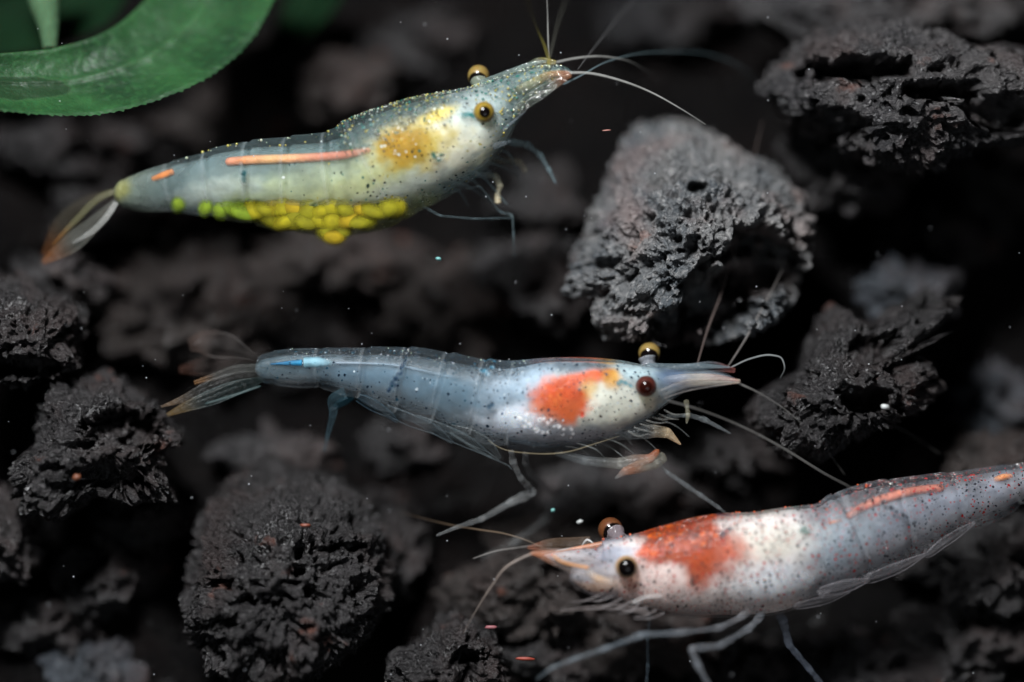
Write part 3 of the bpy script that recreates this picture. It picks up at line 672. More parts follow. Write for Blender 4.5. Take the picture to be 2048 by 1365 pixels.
for a, r in ((0, 6), (.2, 7), (.4, 6), (.6, 7), (.8, 7), (1, 6)):
    s2.stroke([(812-32*a + 4*math.sin(a*17), 722+62*a), (806-28*a, 728+50*a)], r*.75, lin(10, 40, 65), .85, .85)
s2.stroke([(972, 740), (977, 747), (985, 735), (965, 742)], 6, lin(0, 95, 120), .85, .85)
s2.stroke([(978, 813), (985, 809)], 5, lin(0, 60, 85), .9, .9)
s2.stroke([(908, 850), (910, 860), (905, 868)], 6, lin(0, 65, 80), .9, .9)
s2.stroke([(1243, 762), (1252, 766), (1262, 772), (1238, 766)], 5, lin(20, 110, 125), .9, .9)
s2.stroke([(1164, 832), (1163, 826)], 3.5, lin(200, 45, 20), .95, .9)
for k in range(26):
    x = 1030 + rng.random()*115; s2.stroke([(x, 842 + (x-1030)*.16 + rng.uniform(-16, 16))], rng.uniform(3, 5), lin(250, 250, 252), .95, .9)
s2.dots = np.clip(.26 + .5*sstep(.25, .08, frac)*sstep(.7, .5, uu) - .3*sstep(.8, .9, uu), 0, .9)
DOTB = tissue_mat('blue_shrimp_tissue', True, [(0, (0.004, 0.014, 0.03)), (.5, (0.003, 0.035, 0.06)), (.74, (0.01, 0.012, 0.02)), (.95, (.4, .46, .5))], 33, .6, .24, .5, 55, .14)
s2.build(DOTB)
s2.beads(36, .05, .6, .12, 1.4, ('pale', 'dark'), 6)
s2.tube('gut', [(540,729,.05),(575,727,.03),(606,726,.02)], [1.5,5,8], GUTM, [lin(15,85,125), lin(25,115,155)], 1.1, 30, 10)
s2.tube('gut', [(606,726,.02),(635,725,.02),(668,727,.02)], [12,12.5,6], GUTM, [lin(120,165,180), lin(130,165,178)], [.9,1,.8,.1], 30, 10)
s2.tube('gut', [(668,726,.02),(730,727,.0),(800,732,0),(860,745,0),(930,760,0)], [3.5,3,3,3.2,2], GUTM, [lin(140,155,168), lin(120,145,160)], [.5,.6,.5,.3,.05], 40, 8)
s2.eye(1292, 773, -.17, 21, (MAROON, PUPILM), (-.05, -.1), .62)
s2.eye(1299, 707, .17, 22, (GOLD, PUPIL), (-.1, -.6), .86, [(1298,738,.1),(1296,726,.12),(1294,716,.13)], LEGM, lin(112,116,122))
s2.blade('antennal_scale', [(1325,790,-.12),(1370,774,-.14),(1420,766,-.14),(1480,763,-.12)], [11,13,10,3], MEMB, lin(140,134,130), .40, lin(195,175,160), .5, 3)
s2.blade('antennal_scale', [(1330,748,.1),(1380,742,.1),(1430,736,.1),(1470,742,.1)], [12,15,13,4], MEMB, lin(110,120,128), .35, lin(130,75,70), .7, 3)
s2.tube('rostrum', [(1290,735,0),(1350,735,0),(1410,733,0),(1462,735,0)], [9,8,6,2], LEGM, lin(110,125,132), .5, 40, 10)
s2.tube('antennule', [(1320,762,-.06),(1380,756,-.06),(1440,756,-.06),(1478,762,-.06)], [9,9,7,3], LEGM, [lin(120,135,150), lin(190,180,170), lin(160,90,80)], .65, 40, 10)
F2 = lin(120, 118, 115)
s2.tube('antenna', [(1470,764,-.1),(1510,782,-.1),(1560,812,-.05),(1595,840,0),(1640,885,.1),(1690,950,.2)], [3.5,3,2.6,2.4,2,1.6], FEEL, F2, [.5,.4,.35,.3,.25], 70)
s2.tube('antenna', [(1330,800,-.1),(1400,820,-.12),(1481,852,-.1),(1560,893,-.05),(1650,948,.02),(1705,978,.12),(1780,1040,.35),(1862,1100,.5),(1960,1195,.55),(2060,1285,.6)], [5,4,4,4.2,4,3.6,3.4,3.2,3,2.6], FEEL, F2, [.15,.2,.34,.4,.4,.36,.36,.36,.36], 120)
s2.tube('antenna_branch', [(1600,790,.2),(1670,812,.25),(1740,838,.3),(1800,858,.35),(1880,908,.4)], [1.5,2.2,2.2,2,1.5], FEEL, F2, [.1,.35,.4,.3], 60)
s2.tube('antenna_branch', [(1392,738,.1),(1415,660,.2),(1445,580,.3),(1475,470,.4),(1500,350,.5),(1525,240,.6)], [2.4,3,2.6,2.2,1.8,1.2], FEEL, lin(130,115,110), [.3,.45,.4,.35,.2], 80)
s2.tube('antenna_branch', [(1455,735,.1),(1490,680,.15),(1522,622,.2),(1565,540,.35)], [2.4,3.6,3,1.6], FEEL, lin(120,115,112), [.4,.6,.5,.15], 60)
s2.tube('antenna_branch', [(1462,735,0),(1500,718,0),(1545,711,0),(1562,716,0),(1569,733,0),(1560,758,.05)], [2.5,2.6,2.6,2.6,2.2,1.4], FEEL, lin(150,155,155), [.4,.5,.7,.5,.25], 60)
L2 = lin(105, 110, 112); TIP = lin(225, 165, 125)
s2.tube('leg', [(1290,838,.02),(1320,833,.02),(1368,832,.02),(1376,830,.02),(1410,840,.02),(1462,868,.02)], [7,6,5,8,6,2.5], LEGM, L2, [.3,.4,.55,.6,.5], 70, 10, True, .4)
s2.tube('leg', [(1372,800,.0),(1374,815,-.01),(1376,830,-.02),(1373,848,-.02)], [9,6,7,2], LEGM, lin(150,145,125), [.3,.5,.7,.5], 30, 8, True, .1)
s2.tube('claw', [(1215,872,.0),(1260,868,0),(1310,862,0),(1335,866,0),(1362,890,0)], [14,13,17,13,2], LEGM, [L2, L2, L2, lin(190,170,140), lin(175,145,112)], [.3,.35,.35,.6,.9], 60, 12, True, .1)
s2.tube('claw', [(1110,905,.04),(1170,922,.03),(1240,928,.02),(1300,918,.0),(1318,900,0)], [8,11,12,16,6], LEGM, [L2, L2, lin(140,138,130), lin(165,95,62)], [.4,.35,.35,.5,.8], 60, 12, True, .1)
s2.tube('claw', [(1330,912,.05),(1310,925,.03),(1275,935,.02),(1250,943,.0),(1230,958,0)], [12,16,15,11,2], LEGM, [lin(140,138,125), lin(150,145,130), lin(165,112,84), lin(130,135,135)], [.4,.45,.55,.7,.4], 50, 12, True, .1)
s2.tube('leg', [(1290,912,.1),(1318,926,.1),(1334,945,.08),(1400,990,.06),(1438,1016,.05),(1460,1034,.05)], [6,5,7,6.5,6,2.5], LEGM, L2, [.2,.4,.55,.6,.55,.4], 70, 10, True, .35)
s2.tube('leg', [(1022,900,.0),(1026,925,.05),(1040,955,.1),(1066,985,.2),(1020,1006,.2),(965,1038,.15),(910,1056,.1),(872,1072,.05)], [9,9,9,14,9,8,6,3], LEGM, lin(130,132,132), [.5,.5,.45,.6,.45,.4,.5], 100, 10, True, .35)
s2.tube('leg', [(1052,903,.05),(1050,925,.1),(1062,950,.2),(1100,982,.4),(1115,988,.5),(1090,1040,.55),(1030,1085,.55),(960,1118,.55)], [9,9,9,10,13,9,8,3], LEGM, lin(120,122,122), [.45,.45,.4,.5,.35,.35,.35], 100, 10, True, .35)
s2.tube('leg', [(1090,905,.1),(1150,915,.3),(1115,985,.5),(1135,975,.6)], [7,6,5,8], LEGM, lin(120,120,118), [.2,.2,.15,.4], 50, 10, True, .3)
s2.tube('leg', [(900,865,.02),(960,905,.03),(1018,932,.05),(1024,940,.05)], [4,4,3,2], LEGM, lin(120,130,132), [.35,.35,.3,.2], 40, 8, True)
s2.tube('leg_edge', [(975,880,-.05),(1000,896,-.08),(1060,907,-.1),(1130,905,-.1),(1190,888,-.08),(1240,872,-.05)], [.6,1,1,1,.9,.6], FEEL, lin(200,185,150), [.1,.22,.26,.22,.1], 70)
r7 = np.random.RandomState(11)
for k in range(9):
    x0 = 1130 + 22*k; y0 = 893 - 7*k; x1 = x0 + 45 + 40*r7.rand(); y1 = y0 + 22 + 26*r7.rand()
    s2.tube('mouthpart', [(x0, y0, -.02), ((x0+x1)/2+8, (y0+y1)/2-4, -.03+.1*r7.rand()), (x1, y1, .05*r7.rand())], [2.5, 2.6, 1.2], LEGM, lin(110, 114, 112), [.8, .9, .7], 24, 6)
for k in range(7):
    x0 = 1255 + 12*k; y0 = 862 - 7*k
    s2.tube('mouthpart', [(x0, y0, -.05), (x0+22, y0+5+6*r7.rand(), -.05), (x0+44, y0+14*r7.rand(), -.04)], [3, 3, 1.2], LEGM, lin(112, 112, 108), [.9, .9, .6], 24, 6)
# folded swimmerets below the abdomen
for k, (pt, wd, cc, oo) in enumerate((
    ([(690,785,.0),(665,800,.02),(665,825,.05),(655,870,.1),(648,905,.12)], [14,12,8,5,2], lin(60,85,95), .35),
    ([(715,796,-.02),(745,812,-.02),(780,832,-.02),(795,845,-.02)], [10,14,10,3], lin(50,72,84), .3),
    ([(770,820,-.04),(820,842,-.04),(870,862,-.04),(905,886,-.02)], [12,15,12,3], lin(80,92,98), .2),
    ([(830,838,-.04),(880,862,-.04),(930,884,-.04),(985,915,-.02)], [10,16,14,3], lin(84,95,99), .22),
    ([(900,858,-.03),(940,876,-.04),(975,894,-.04),(1000,918,-.02)], [10,18,15,4], lin(92,100,102), .25),
    ([(705,790,.05),(690,800,.08),(672,812,.1),(660,822,.1)], [9,10,8,3], lin(15,45,55), .7))):
    s2.blade('swimmeret', pt, wd, MEMB, cc, oo, None, .5, 2.4, 44, .5)
# tail fan
T2 = lin(95, 95, 92)
s2.blade('tail_fin', [(520,722,.12),(480,702,.18),(435,688,.25),(400,684,.3),(378,690,.3)], [4,14,27,28,12], MEMB, lin(92, 88, 86), .0, lin(95, 72, 62), .3, 2, 60, .5)
s2.blade('tail_fin', [(515,726,.14),(470,724,.2),(420,730,.27),(358,740,.32)], [4,12,20,7], MEMB, lin(80, 72, 68), .0, lin(95, 66, 56), .3, 2, 60, .4)
s2.blade('telson', [(520,735,.06),(470,738,.06),(430,752,.06),(388,766,.06)], [9,9,8,4], MEMB, lin(105,108,104), .2, lin(150,110,72), .5, 3)
s2.blade('tail_fin', [(522,748,.04),(480,752,.02),(420,772,0),(365,798,0),(322,814,0)], [5,11,14,9,2], MEMB, T2, .10, lin(150,125,100), .4, 2, 44, .5, 3)
s2.blade('tail_fin', [(526,758,.02),(480,772,-.02),(420,795,-.04),(370,814,-.05),(334,830,-.05)], [5,15,17,12,4], MEMB, lin(80,96,95), .08, lin(150,122,78), .3, 2, 44, .55, 3)
s2.tube('tail_spine', [(522,772,-.04),(470,790,-.05),(410,808,-.06)], [2.5,3,2], FEEL, lin(75,98,98), .3, 30)

# ============ the red shrimp
s3 = Shrimp('white bodied shrimp with rusty red saddle and red specks, lower right, facing left',
  [(2330,868,2336,905),(2200,893,2206,962),(2048,925,2056,1008),(1981,934,1990,1042),(1870,947,1890,1088),(1774,958,1800,1138),(1707,975,1730,1168),(1648,1004,1672,1190),
   (1604,1010,1615,1208),(1533,1022,1530,1236),(1441,1026,1440,1241),(1360,1042,1355,1238),(1290,1060,1290,1222),(1240,1074,1230,1202),(1205,1084,1188,1199),(1180,1090,1170,1180),(1150,1096,1152,1142),(1118,1103,1122,1128),(1085,1107,1088,1116)],
  [(0, .25), (.3, .08), (.6, -.05), (1, -.1)], [(0, .75), (.3, .66), (.6, .7), (.78, .75), (.88, .85), (1, .8)], -1)
s3.surf([0.02, .14, .24, .34, .43, .51, .575], 0.20)
uu = np.repeat(s3.u, s3.M); frac = s3.A/(np.pi*np.repeat((s3.h+s3.w)/2, s3.M))
s3.paint(np.ones(len(s3.A)), lin(172, 172, 178), 1, 0.66)
s3.paint(sstep(.25, .05, frac)*sstep(.62, .5, uu), lin(110, 108, 112), .85, 0.5)
s3.paint(s3.mask(1870, 1010, 200, 34, .6, -.22), lin(142, 150, 164), .7, 0.62)
s3.paint(sstep(.72, .9, frac)*sstep(.62, .52, uu), lin(118, 114, 118), .8, 0.45)
s3.paint(s3.mask(1640, 1090, 120, 50, .6, -.2), lin(165, 180, 190), .7, 0.8)
s3.paint(sstep(.56, .64, uu)*sstep(.93, .85, uu), lin(228, 216, 211), .95, 1.0)
s3.paint(s3.mask(1530, 1080, 90, 40, .7), lin(208, 204, 192), .8, 0.92)
s3.paint(s3.mask(1560, 1165, 75, 38, .6), lin(236, 238, 242), .95, 0.97)
s3.paint(s3.mask(1330, 1165, 120, 45, .6), lin(235, 205, 196), .7, 0.95)
s3.paint(s3.mask(1360, 1080, 85, 44, .35, .1, .3), lin(176, 72, 28), .95, 0.95)
s3.paint(s3.mask(1330, 1060, 55, 22, .5, -.1), lin(150, 72, 32), .7, 0.95)
s3.paint(s3.mask(1418, 1100, 62, 44, .6, .4, .4), lin(200, 92, 52), .85, 0.95)
s3.paint(s3.mask(1402, 1140, 26, 34, .5, .2), lin(196, 92, 48), .85, 0.95)
s3.paint(s3.mask(1310, 1098, 40, 18, .5), lin(205, 85, 15), .8, 0.95)
s3.paint(s3.mask(1360, 1098, 28, 9, .5, -.3), lin(225, 120, 25), .8, 0.95)
s3.paint(sstep(.875, .90, uu), lin(186, 182, 186), .8, 0.8)
s3.paint(s3.mask(1215, 1110, 40, 22, .6), lin(140, 148, 165), .8, 0.7)
s3.paint(s3.mask(1200, 1178, 32, 16, .6), lin(225, 190, 165), .8, 0.85)
s3.pig[:, 3] *= 1 - .72*sstep(.57, .62, frac + .035*s3.wn[:, 0] - .02*np.abs(np.sin(uu*55)))*sstep(.60, .53, uu)
s3.core(((0, .7), (.15, .74), (.5, .88), (.6, .95), (.92, .94), (1, .8)))
for k in range(60):   # scalloped lower rims of the side plates
    f = k/59; x = 1600 + 330*f; y = 1188 - 128*f**1.15 + 11*abs(math.sin(f*12.5))
    s3.stroke([(x, y)], 4.5, lin(205, 205, 208), .8, .6)
s3.paint(s3.mask(1360, 1078, 84, 42, .35, .1, .3), lin(150, 58, 22), .9, .62)
s3.paint(s3.mask(1418, 1100, 58, 40, .6, .4, .4), lin(175, 76, 38), .75, .5)
s3.paint(s3.mask(1402, 1140, 24, 32, .5, .2), lin(170, 74, 34), .75, .55)
s3.paint(s3.mask(1335, 1058, 60, 20, .5, -.1), lin(120, 55, 25), .7, .7)
s3.paint(s3.mask(1312, 1098, 40, 12, .5), lin(205, 80, 10), .8, .7)
for k in range(9):
    s3.stroke([(1762+8*k+rng.uniform(-6, 6), 1003+6*k+rng.uniform(-6, 6))], 5, lin(14, 16, 26), .9, .9)
for k in range(70):
    x = 1295 + rng.random()*150; y = 1112 - (x-1295)*.10 - rng.random()*52
    s3.stroke([(x, y), (x+6, y-1)], rng.uniform(2.5, 5.5), rng.choice((lin(110, 40, 14), lin(205, 95, 15), lin(90, 32, 14), lin(150, 60, 30))), .85, .8)
s3.stroke([(1446, 1072), (1444, 1066), (1462, 1056), (1452, 1062)], 6, lin(25, 40, 60), .85, .95)
s3.stroke([(1609, 1058), (1614, 1066), (1604, 1063)], 6, lin(20, 95, 85), .7, .9)
s3.stroke([(1388, 1170), (1384, 1162)], 5, lin(60, 50, 45), .8, .95)
s3.dots = np.clip(.58 + .35*sstep(.3, .1, frac) - .25*sstep(.88, .93, uu) - .35*sstep(.7, .95, frac), .06, .92)
DOTR = tissue_mat('red_shrimp_tissue', True, [(0, (0.012, 0.012, 0.02)), (.34, (0.36, 0.012, 0.012)), (.60, (0.02, 0.014, 0.018)), (.72, (0.30, 0.03, 0.02)), (.88, (0.02, 0.03, 0.035))], 35, .6, .24, .5, 55, .14)
s3.build(DOTR)
s3.beads(240, .45, .92, .2, 1.8, ('rust', 'dark', 'dark'), 7)
s3.tube('gut', [(1888,976,.0),(1830,982,-.02),(1770,998,-.04),(1725,1015,-.06),(1692,1036,-.07)], [9,10,11,11,8], GUTM, [lin(205,112,85), lin(210,130,108), lin(208,122,98)], [.9,1,1,1,1,1,.8], 50, 10)
s3.tube('gut', [(1686,1041,-.07),(1668,1045,-.08),(1646,1051,-.09)], [6,7,4], GUTM, lin(215,160,130), [.2,1,.2], 20, 10)
s3.tube('gut', [(2026,952,.08),(2008,955,.07),(1986,961,.06)], [6,8,6], GUTM, lin(215,135,75), [.2,1,1,.2], 20, 10)
s3.eye(1253, 1134, -.27, 22.5, (BRONZE, PUPIL), (.0, .0), .82)
s3.eye(1221, 1060, .07, 25, (plain_mat('eye_copper', tuple(lin(92, 54, 30)), .3, .2, .05, 50, 0, .7), PUPIL), (.35, -.35), .85, [(1240,1085,0.0),(1234,1072,.02),(1230,1066,.04)], LEGM, lin(118,108,112))
OR = lin(205, 130, 90)
s3.tube('rostrum', [(1275,1082,-.1),(1230,1086,-.1),(1180,1094,-.1),(1140,1101,-.1),(1104,1108,-.1)], [6,7,7,5,2], LEGM, [lin(190,175,170), lin(200,140,115), OR, OR], [.6,.7,.75,.8], 50, 10)
s3.tube('rostrum', [(1250,1074,-.1),(1200,1088,-.1),(1150,1096,-.1),(1110,1102,-.1)], [2,2,2,1.5], FEEL, lin(200,195,190), .7, 40)
s3.blade('antennal_scale', [(1215,1140,-.26),(1175,1130,-.28),(1130,1118,-.28),(1070,1108,-.26)], [18,24,18,3], MEMB, lin(150,135,128), .32, lin(195,120,75), .5, 3, 44, .4)
s3.blade('antennal_scale', [(1180,1085,0),(1140,1090,.02),(1100,1090,.02),(1055,1096,.02)], [14,18,14,3], MEMB, lin(140,115,95), .22, lin(170,95,60), .5, 3, 44, .3)
s3.tube('antennule', [(1220,1115,-.2),(1170,1112,-.22),(1120,1108,-.22),(1060,1107,-.22)], [12,12,9,4], LEGM, [lin(140,145,160), lin(175,165,165), OR], [.5,.5,.6], 40, 10)
s3.tube('antenna_edge', [(1178,1136,-.3),(1150,1131,-.3),(1120,1122,-.3),(1105,1110,-.3)], [3,2.6,2.6,2], FEEL, lin(225,160,95), .85, 40)
s3.tube('mouthpart', [(1225,1165,-.26),(1190,1155,-.28),(1172,1140,-.28)], [9,11,8], LEGM, [lin(190,180,175), lin(228,185,140), lin(190,190,190)], [.9,1.2,.7], 30, 12)
s3.tube('mouthpart', [(1300,1228,-.2),(1240,1214,-.2),(1190,1216,-.2),(1120,1222,-.15)], [10,10,7,3], LEGM, lin(150,140,138), [.5,.35,.25,.1], 30, 12)
s3.tube('mouthpart', [(1325,1192,-.31),(1290,1195,-.32),(1264,1206,-.31),(1285,1203,-.31)], [2.5,3,2.5,1.5], LEGM, lin(230,225,222), 1.2, 30, 8)
for k in range(8):
    x0 = 1330 - 17*k; y0 = 1226 - 6*k; x1 = x0 - 40 - 40*r7.rand(); y1 = y0 + 4 + 22*r7.rand()
    s3.tube('mouthpart', [(x0, y0, -.2), ((x0+x1)/2, (y0+y1)/2+6, -.22), (x1, y1, -.2)], [4, 4, 1.5], LEGM, lin(125, 118, 118), [.8, .7, .4], 24, 8)
F3 = lin(165, 150, 140)
s3.tube('antenna', [(1070,1105,-.2),(1040,1118,-.2),(1013,1134,-.2),(985,1170,-.15),(950,1225,-.05),(915,1290,.1)], [4,3.6,3,2.4,2,1.4], FEEL, F3, [.6,.6,.5,.3,.15], 70)
s3.tube('antenna', [(1090,1098,.0),(1050,1080,.02),(1010,1068,.05),(960,1060,.1),(900,1050,.2),(800,1025,.3)], [2.5,3,3,2.4,1.6,1.2], FEEL, lin(120,102,84), [.2,.35,.4,.35,.2,.1], 70)
s3.tube('antenna_branch', [(1075,1090,.1),(1040,1095,.1),(990,1103,.1),(945,1118,.1)], [4,3,2.6,1.5], FEEL, lin(150,145,140), [.1,.25,.5,.4], 50)
s3.tube('antenna_branch', [(1190,1090,-.1),(1175,1080,-.08),(1162,1094,-.05)], [1.5,3,1.5], FEEL, lin(230,230,230), [.5,.9,.5], 20)
L3 = lin(118, 121, 126)
s3.tube('leg', [(1520,1205,-.10),(1480,1236,-.15),(1440,1256,-.22),(1360,1266,-.3),(1284,1270,-.35),(1213,1297,-.38),(1150,1318,-.4),(1103,1336,-.4),(1072,1360,-.4)], [11,9,8,9,8.5,7,6,3], LEGM, [lin(120,118,120), L3, lin(112,122,130), lin(100,110,116)], [.5,.5,.5,.6,.45,.5,.6], 110, 12, True, .30)
s3.tube('leg', [(1530,1205,-.05),(1520,1234,-.1),(1500,1256,-.2),(1440,1292,-.3),(1382,1298,-.35),(1395,1330,-.36),(1425,1385,-.38)], [11,10,9,10,10,8], LEGM, L3, [.5,.45,.5,.65,.55,.45], 90, 12, True, .30)
s3.tube('leg', [(1555,1228,.0),(1566,1240,.0),(1578,1290,.05),(1620,1340,.1),(1660,1390,.15)], [14,11,9,8,7], LEGM, lin(115,122,135), [.5,.4,.3,.3], 70, 12, True, .25)
s3.tube('leg', [(1300,1228,-.1),(1295,1280,.0),(1296,1330,.1),(1292,1380,.15)], [4,4,5,4], LEGM, lin(95,108,118), [.15,.15,.25,.3], 60, 10, True, .25)
for pt, wd, oo in (
    ([(1600,1200,-.1),(1590,1210,-.12),(1640,1204,-.1),(1700,1184,-.05)], [1,9,9,2], .30),
    ([(1665,1180,-.14),(1640,1188,-.15),(1700,1172,-.12),(1740,1160,-.1)], [1,13,14,3], .4),
    ([(1750,1140,-.1),(1730,1158,-.1),(1790,1140,-.08),(1850,1110,-.05)], [1,12,12,3], .35),
    ([(1850,1095,-.05),(1850,1108,-.05),(1890,1085,-.02),(1950,1045,.0)], [1,10,10,3], .3)):
    s3.blade('swimmeret', pt, wd, MEMB, lin(128, 124, 128), oo, None, .4, 2.4, 44, .35)
s3.blade('tail_fin', [(2325,880,.25),(2400,868,.28),(2480,870,.3),(2560,885,.32)], [12,24,26,6], MEMB, lin(140,130,125), .15)
s3.blade('tail_fin', [(2325,895,.2),(2400,905,.2),(2480,925,.2),(2540,955,.2)], [12,24,26,6], MEMB, lin(140,130,125), .15)
s3.blade('telson', [(2325,885,.24),(2400,884,.24),(2500,895,.24)], [12,12,4], MEMB, lin(140,130,125), .2)

# ------------------------------------------------------------------ water plant
def leaf_mat(name, a, b, rough=0.5, spec=.3):
    t = NT(name); tc = t.n('TexCoord').outputs['Object']
    uv = t.n('Attribute', _attribute_name='suv').outputs['Vector']; pg = t.n('Attribute', _attribute_name='pig')
    n1 = t.n('TexNoise', Vector=tc, Scale=3.0, Detail=4.0)
    n2 = t.n('TexNoise', Vector=t.n('VectorMath', _operation='MULTIPLY', i0=uv, i1=(60, 14, 1)), Scale=1.0, Detail=3.0)
    n3 = t.n('TexNoise', Vector=tc, Scale=26.0, Detail=4.0)
    c = t.mix(t.ramp(n1, [(.35, (0, 0, 0)), (.68, (1, 1, 1))]), a, b)
    c = t.mix(t.math('MULTIPLY', t.ramp(n3, [(.5, (0, 0, 0)), (.72, (1, 1, 1))]), .4), c, tuple(np.array(b)*1.8))
    c = t.mix(pg.outputs['Alpha'], c, pg.outputs['Color'])
    h = t.math('ADD', t.math('MULTIPLY', n2, .5), t.math('MULTIPLY', n3, .5))
    p = t.n('BsdfPrincipled', Base__Color=c, Roughness=rough, Normal=t.n('Bump', Strength=.45, Distance=.025, Height=h))
    p.inputs['Specular IOR Level'].default_value = spec; p.inputs['Subsurface Weight'].default_value = .25; p.inputs['Subsurface Scale'].default_value = .04
    t.put(t.out.inputs[0], p); return t.m
LF = leaf_mat('leaf_green', tuple(lin(17, 44, 22)), tuple(lin(34, 70, 36)))
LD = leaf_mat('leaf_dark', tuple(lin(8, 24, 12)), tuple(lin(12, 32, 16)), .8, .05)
STM = leaf_mat('stalk_green', tuple(lin(50, 72, 50)), tuple(lin(62, 86, 62)), .8, .05)
plant_base = P(80, 60, 1.2)
plant = thing('water_plant', 'broad green water plant leaf curling across the top left corner', 'plant', plant_base)
def leaf(name, outer, inner, dep, mat, patches=(), n=160, m=48, vein=True, teeth=0.0, cup=0.1):
    outer = np.array(outer, float); inner = np.array(inner, float)
    def rs(p):
        t = np.concatenate([[0], np.cumsum(np.linalg.norm(np.diff(p, axis=0), axis=1))]); return herm(t/t[-1], p, np.linspace(0, 1, n))
    O, I = rs(outer), rs(inner); u = np.linspace(0, 1, n); dd = np.interp(u, *zip(*dep))
    dd = np.convolve(np.pad(dd, 15, 'edge'), np.ones(31)/31, 'valid')
    f = np.linspace(0, 1, m); saw = teeth*(np.abs(((u*60) % 1)-.5)*2)**2*(0.5+0.5*np.sin(u*47)**2)
    layers = []
    for side in (0, 1):
        XY = O[:, None]*(1-f)[None, :, None] + I[:, None]*f[None, :, None]
        XY = XY + (nrm(O-I)*saw[:, None])[:, None]*((f < .02)*1.0)[None, :, None]
        z = dd[:, None] + cup*(2*f-1)[None]**2*-1 - 0.16*(0.5-f)[None]
        z = z - (0.014*np.exp(-((f-.52)/.035)**2)[None] if vein else 0)*(1 if side == 0 else -1)
        Q = P(XY[..., 0].ravel(), XY[..., 1].ravel(), z.ravel())
        rim = np.minimum(f, 1-f); thk = 0.035*np.sqrt(np.clip(rim/.06, 0.0, 1))
        Q = Q + np.tile(thk, n)[:, None]*FW*(1 if side else -1)*0.5
        Q = Q + FW*(0.012*fbm(Q*5, 3))[:, None]
        layers.append(Q)
    V = np.concatenate(layers); F0 = grid_faces(n, m); F1 = F0[:, ::-1] + n*m
    k = np.arange(n-1)
    e1 = np.stack([k*m, k*m+n*m, (k+1)*m+n*m, (k+1)*m], -1); k2 = k*m+m-1; e2 = np.stack([k2, k2+m, k2+m+n*m, k2+n*m], -1)
    F = np.concatenate([F0, F1, e1, e2])
    px = proj(V); pig = np.zeros((len(V), 4)); wn = fbm(V*6, 3)
    ff = np.tile(np.tile(f, n), 2)
    if vein:
        vm = sstep(.06, .0, np.abs(ff-.52)); pig[:, :3] = lin(60, 92, 60); pig[:, 3] = vm*.25
    uu = np.tile(np.repeat(u, m), 2)
    for (x, y, rx, ry, col, st) in patches:  # darker patches mixed over the leaf colour
        e = np.hypot((px[:, 0]-x)/rx, (px[:, 1]-y)/ry) + .25*wn; mm = sstep(1.1, .9, e)*st
        pig[:, :3] += (np.array(col)-pig[:, :3])*mm[:, None]; pig[:, 3] = np.maximum(pig[:, 3], mm)
    suv = np.stack([uu, ff, 0*uu], -1)
    return mesh_np(name, V, F, mat, plant, plant_base, pig, True, {'suv': ('FLOAT_VECTOR', suv)})
leaf('leaf', [(-160,190),(-60,212),(30,224),(110,230),(200,228),(280,210),(345,188),(400,163),(450,130),(490,93),(520,52),(545,0),(560,-70),(565,-140)],
     [(-160,118),(-60,110),(30,105),(100,98),(150,86),(200,68),(240,45),(270,20),(290,0),(310,-40),(325,-80),(335,-110),(342,-130),(345,-150)],
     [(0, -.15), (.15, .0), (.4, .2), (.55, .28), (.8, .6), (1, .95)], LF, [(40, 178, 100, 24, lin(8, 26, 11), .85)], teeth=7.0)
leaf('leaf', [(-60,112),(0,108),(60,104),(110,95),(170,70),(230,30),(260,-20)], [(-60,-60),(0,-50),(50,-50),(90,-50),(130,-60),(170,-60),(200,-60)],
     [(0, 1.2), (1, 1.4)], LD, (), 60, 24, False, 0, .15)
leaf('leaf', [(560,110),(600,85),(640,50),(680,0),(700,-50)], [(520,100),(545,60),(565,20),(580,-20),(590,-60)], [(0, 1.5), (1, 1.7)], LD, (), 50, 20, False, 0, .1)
C_, u_, _ = smooth_path(P(np.array([100, 98, 90, 82, 78]), np.array([100, 60, 10, -50, -120]), np.array([.35, .4, .5, .6, .7])), 40)
Vs, Fs = tube_geo(C_, np.interp(u_, [0, .3, 1], [14, 26, 60])*K, 16)
mesh_np('leaf_stalk', Vs, Fs, STM, plant, plant_base, np.zeros((len(Vs), 4)))

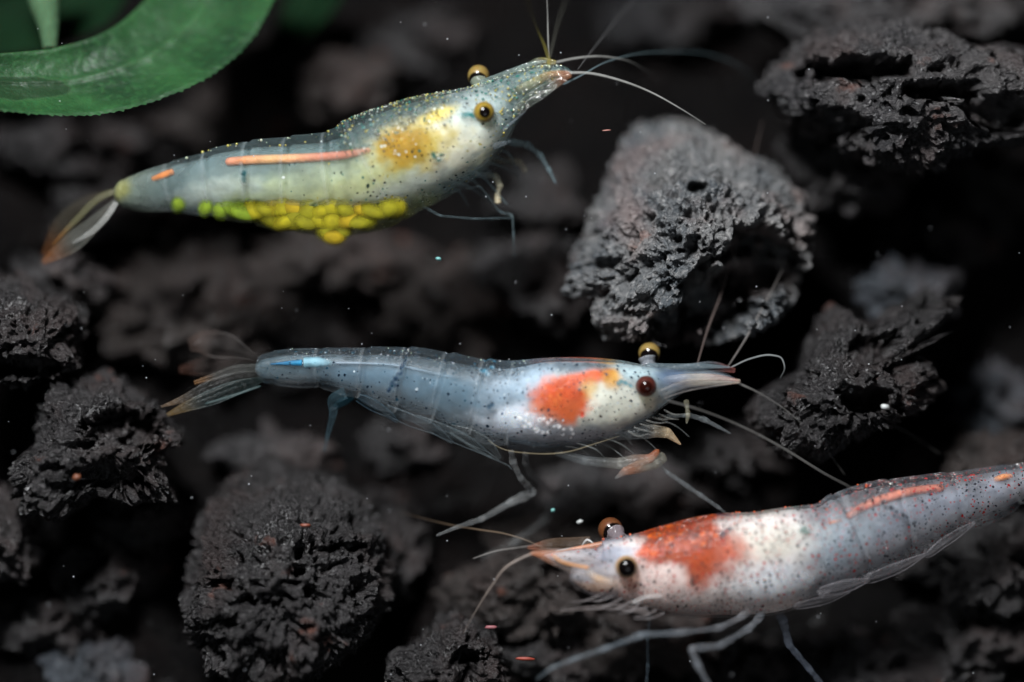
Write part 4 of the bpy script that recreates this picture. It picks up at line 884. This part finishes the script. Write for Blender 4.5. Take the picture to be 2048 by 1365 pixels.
# ------------------------------------------------------------------ bits lying about
def bit(name, x, y, d, lx, ly, ang, mat, label, cat, group=None):
    D, F = ico(2); k = 1 + .35*noise(D*2.3 + x); c, s_ = math.cos(ang), math.sin(ang)
    q = D*k[:, None]; a, b = q[:, 0]*lx*K, q[:, 1]*ly*K
    W = (a*c-b*s_)[:, None]*RT + (a*s_+b*c)[:, None]*UP + (q[:, 2]*ly*K)[:, None]*FW
    o = mesh_np(name, W, F, mat, smooth=True); o.location = P(x, y, d); tag(o, label, cat, group); return o
RB2 = plain_mat('chip_rust', tuple(lin(95, 45, 28)), .6, 0, .3, 60, .2)
RB = plain_mat('chip_red', tuple(lin(130, 42, 30)), .5, 0, .3, 60, .2)
PB = plain_mat('chip_pink', tuple(lin(165, 105, 100)), .5, 0, .3, 60, .2)
OB = plain_mat('chip_orange', tuple(lin(120, 58, 34)), .5, 0, .3, 60, .2)
WB = plain_mat('chip_white', tuple(lin(170, 174, 172)), .4, 0, .3, 60, .1)
CB = plain_mat('chip_green', tuple(lin(90, 140, 134)), .4, 0, .3, 60, .1)
bit('chip', 1050, 1318, .0, 22, 4, -.03, RB, 'thin red chip at the bottom, right of the small black rock', 'chip')
bit('chip', 982, 1255, .05, 13, 4, 0, PB, 'pink chip on top of the small black rock at the bottom', 'chip')
bit('chip', 610, 1051, -.12, 11, 3.5, 0, OB, 'orange chip on the big spongy rock', 'chip')
bit('chip', 532, 1272, -.12, 6, 4, .3, OB, 'small rusty chip low on the big spongy rock', 'chip')
bit('chip', 153, 955, -.2, 9, 7, .4, RB2, 'rusty red chip on the pointing black rock at left', 'chip')
bit('grain', 1770, 814, -.1, 9, 6, -.2, WB, 'white grain on the knobbly black rock', 'grain')
bit('grain', 877, 518, .05, 6, 4, -.3, CB, 'pale green grain below the yellow shrimp\'s belly', 'grain')
bit('grain', 1106, 1021, .1, 5, 5, 0, CB, 'pale green grain below the blue shrimp\'s legs', 'grain')
bit('grain', 1160, 1044, .1, 8, 5, .4, WB, 'white flake left of the red shrimp\'s far eye', 'grain')
bit('grain', 1213, 261, .0, 9, 1.2, .08, PB, 'tiny white fibre left of the pale pitted rock', 'grain')
# floating motes
r_ = np.random.RandomState(3); D1, F1_ = ico(1); Vm = []; Fm = []
for k in range(130):
    x, y = r_.rand()*2100-20, r_.rand()*1400-20; d = -.5 + r_.rand()*.9
    if abs(d) > .12 and r_.rand() < .55: d *= .2
    Vm.append(P(x, y, d) + D1*K*(0.7+0.9*r_.rand()**2)); Fm.append(F1_ + len(D1)*k)
mo = mesh_np('floating_motes', np.concatenate(Vm), np.concatenate(Fm), plain_mat('mote', (.5, .52, .55), .5)); mo['kind'] = 'stuff'
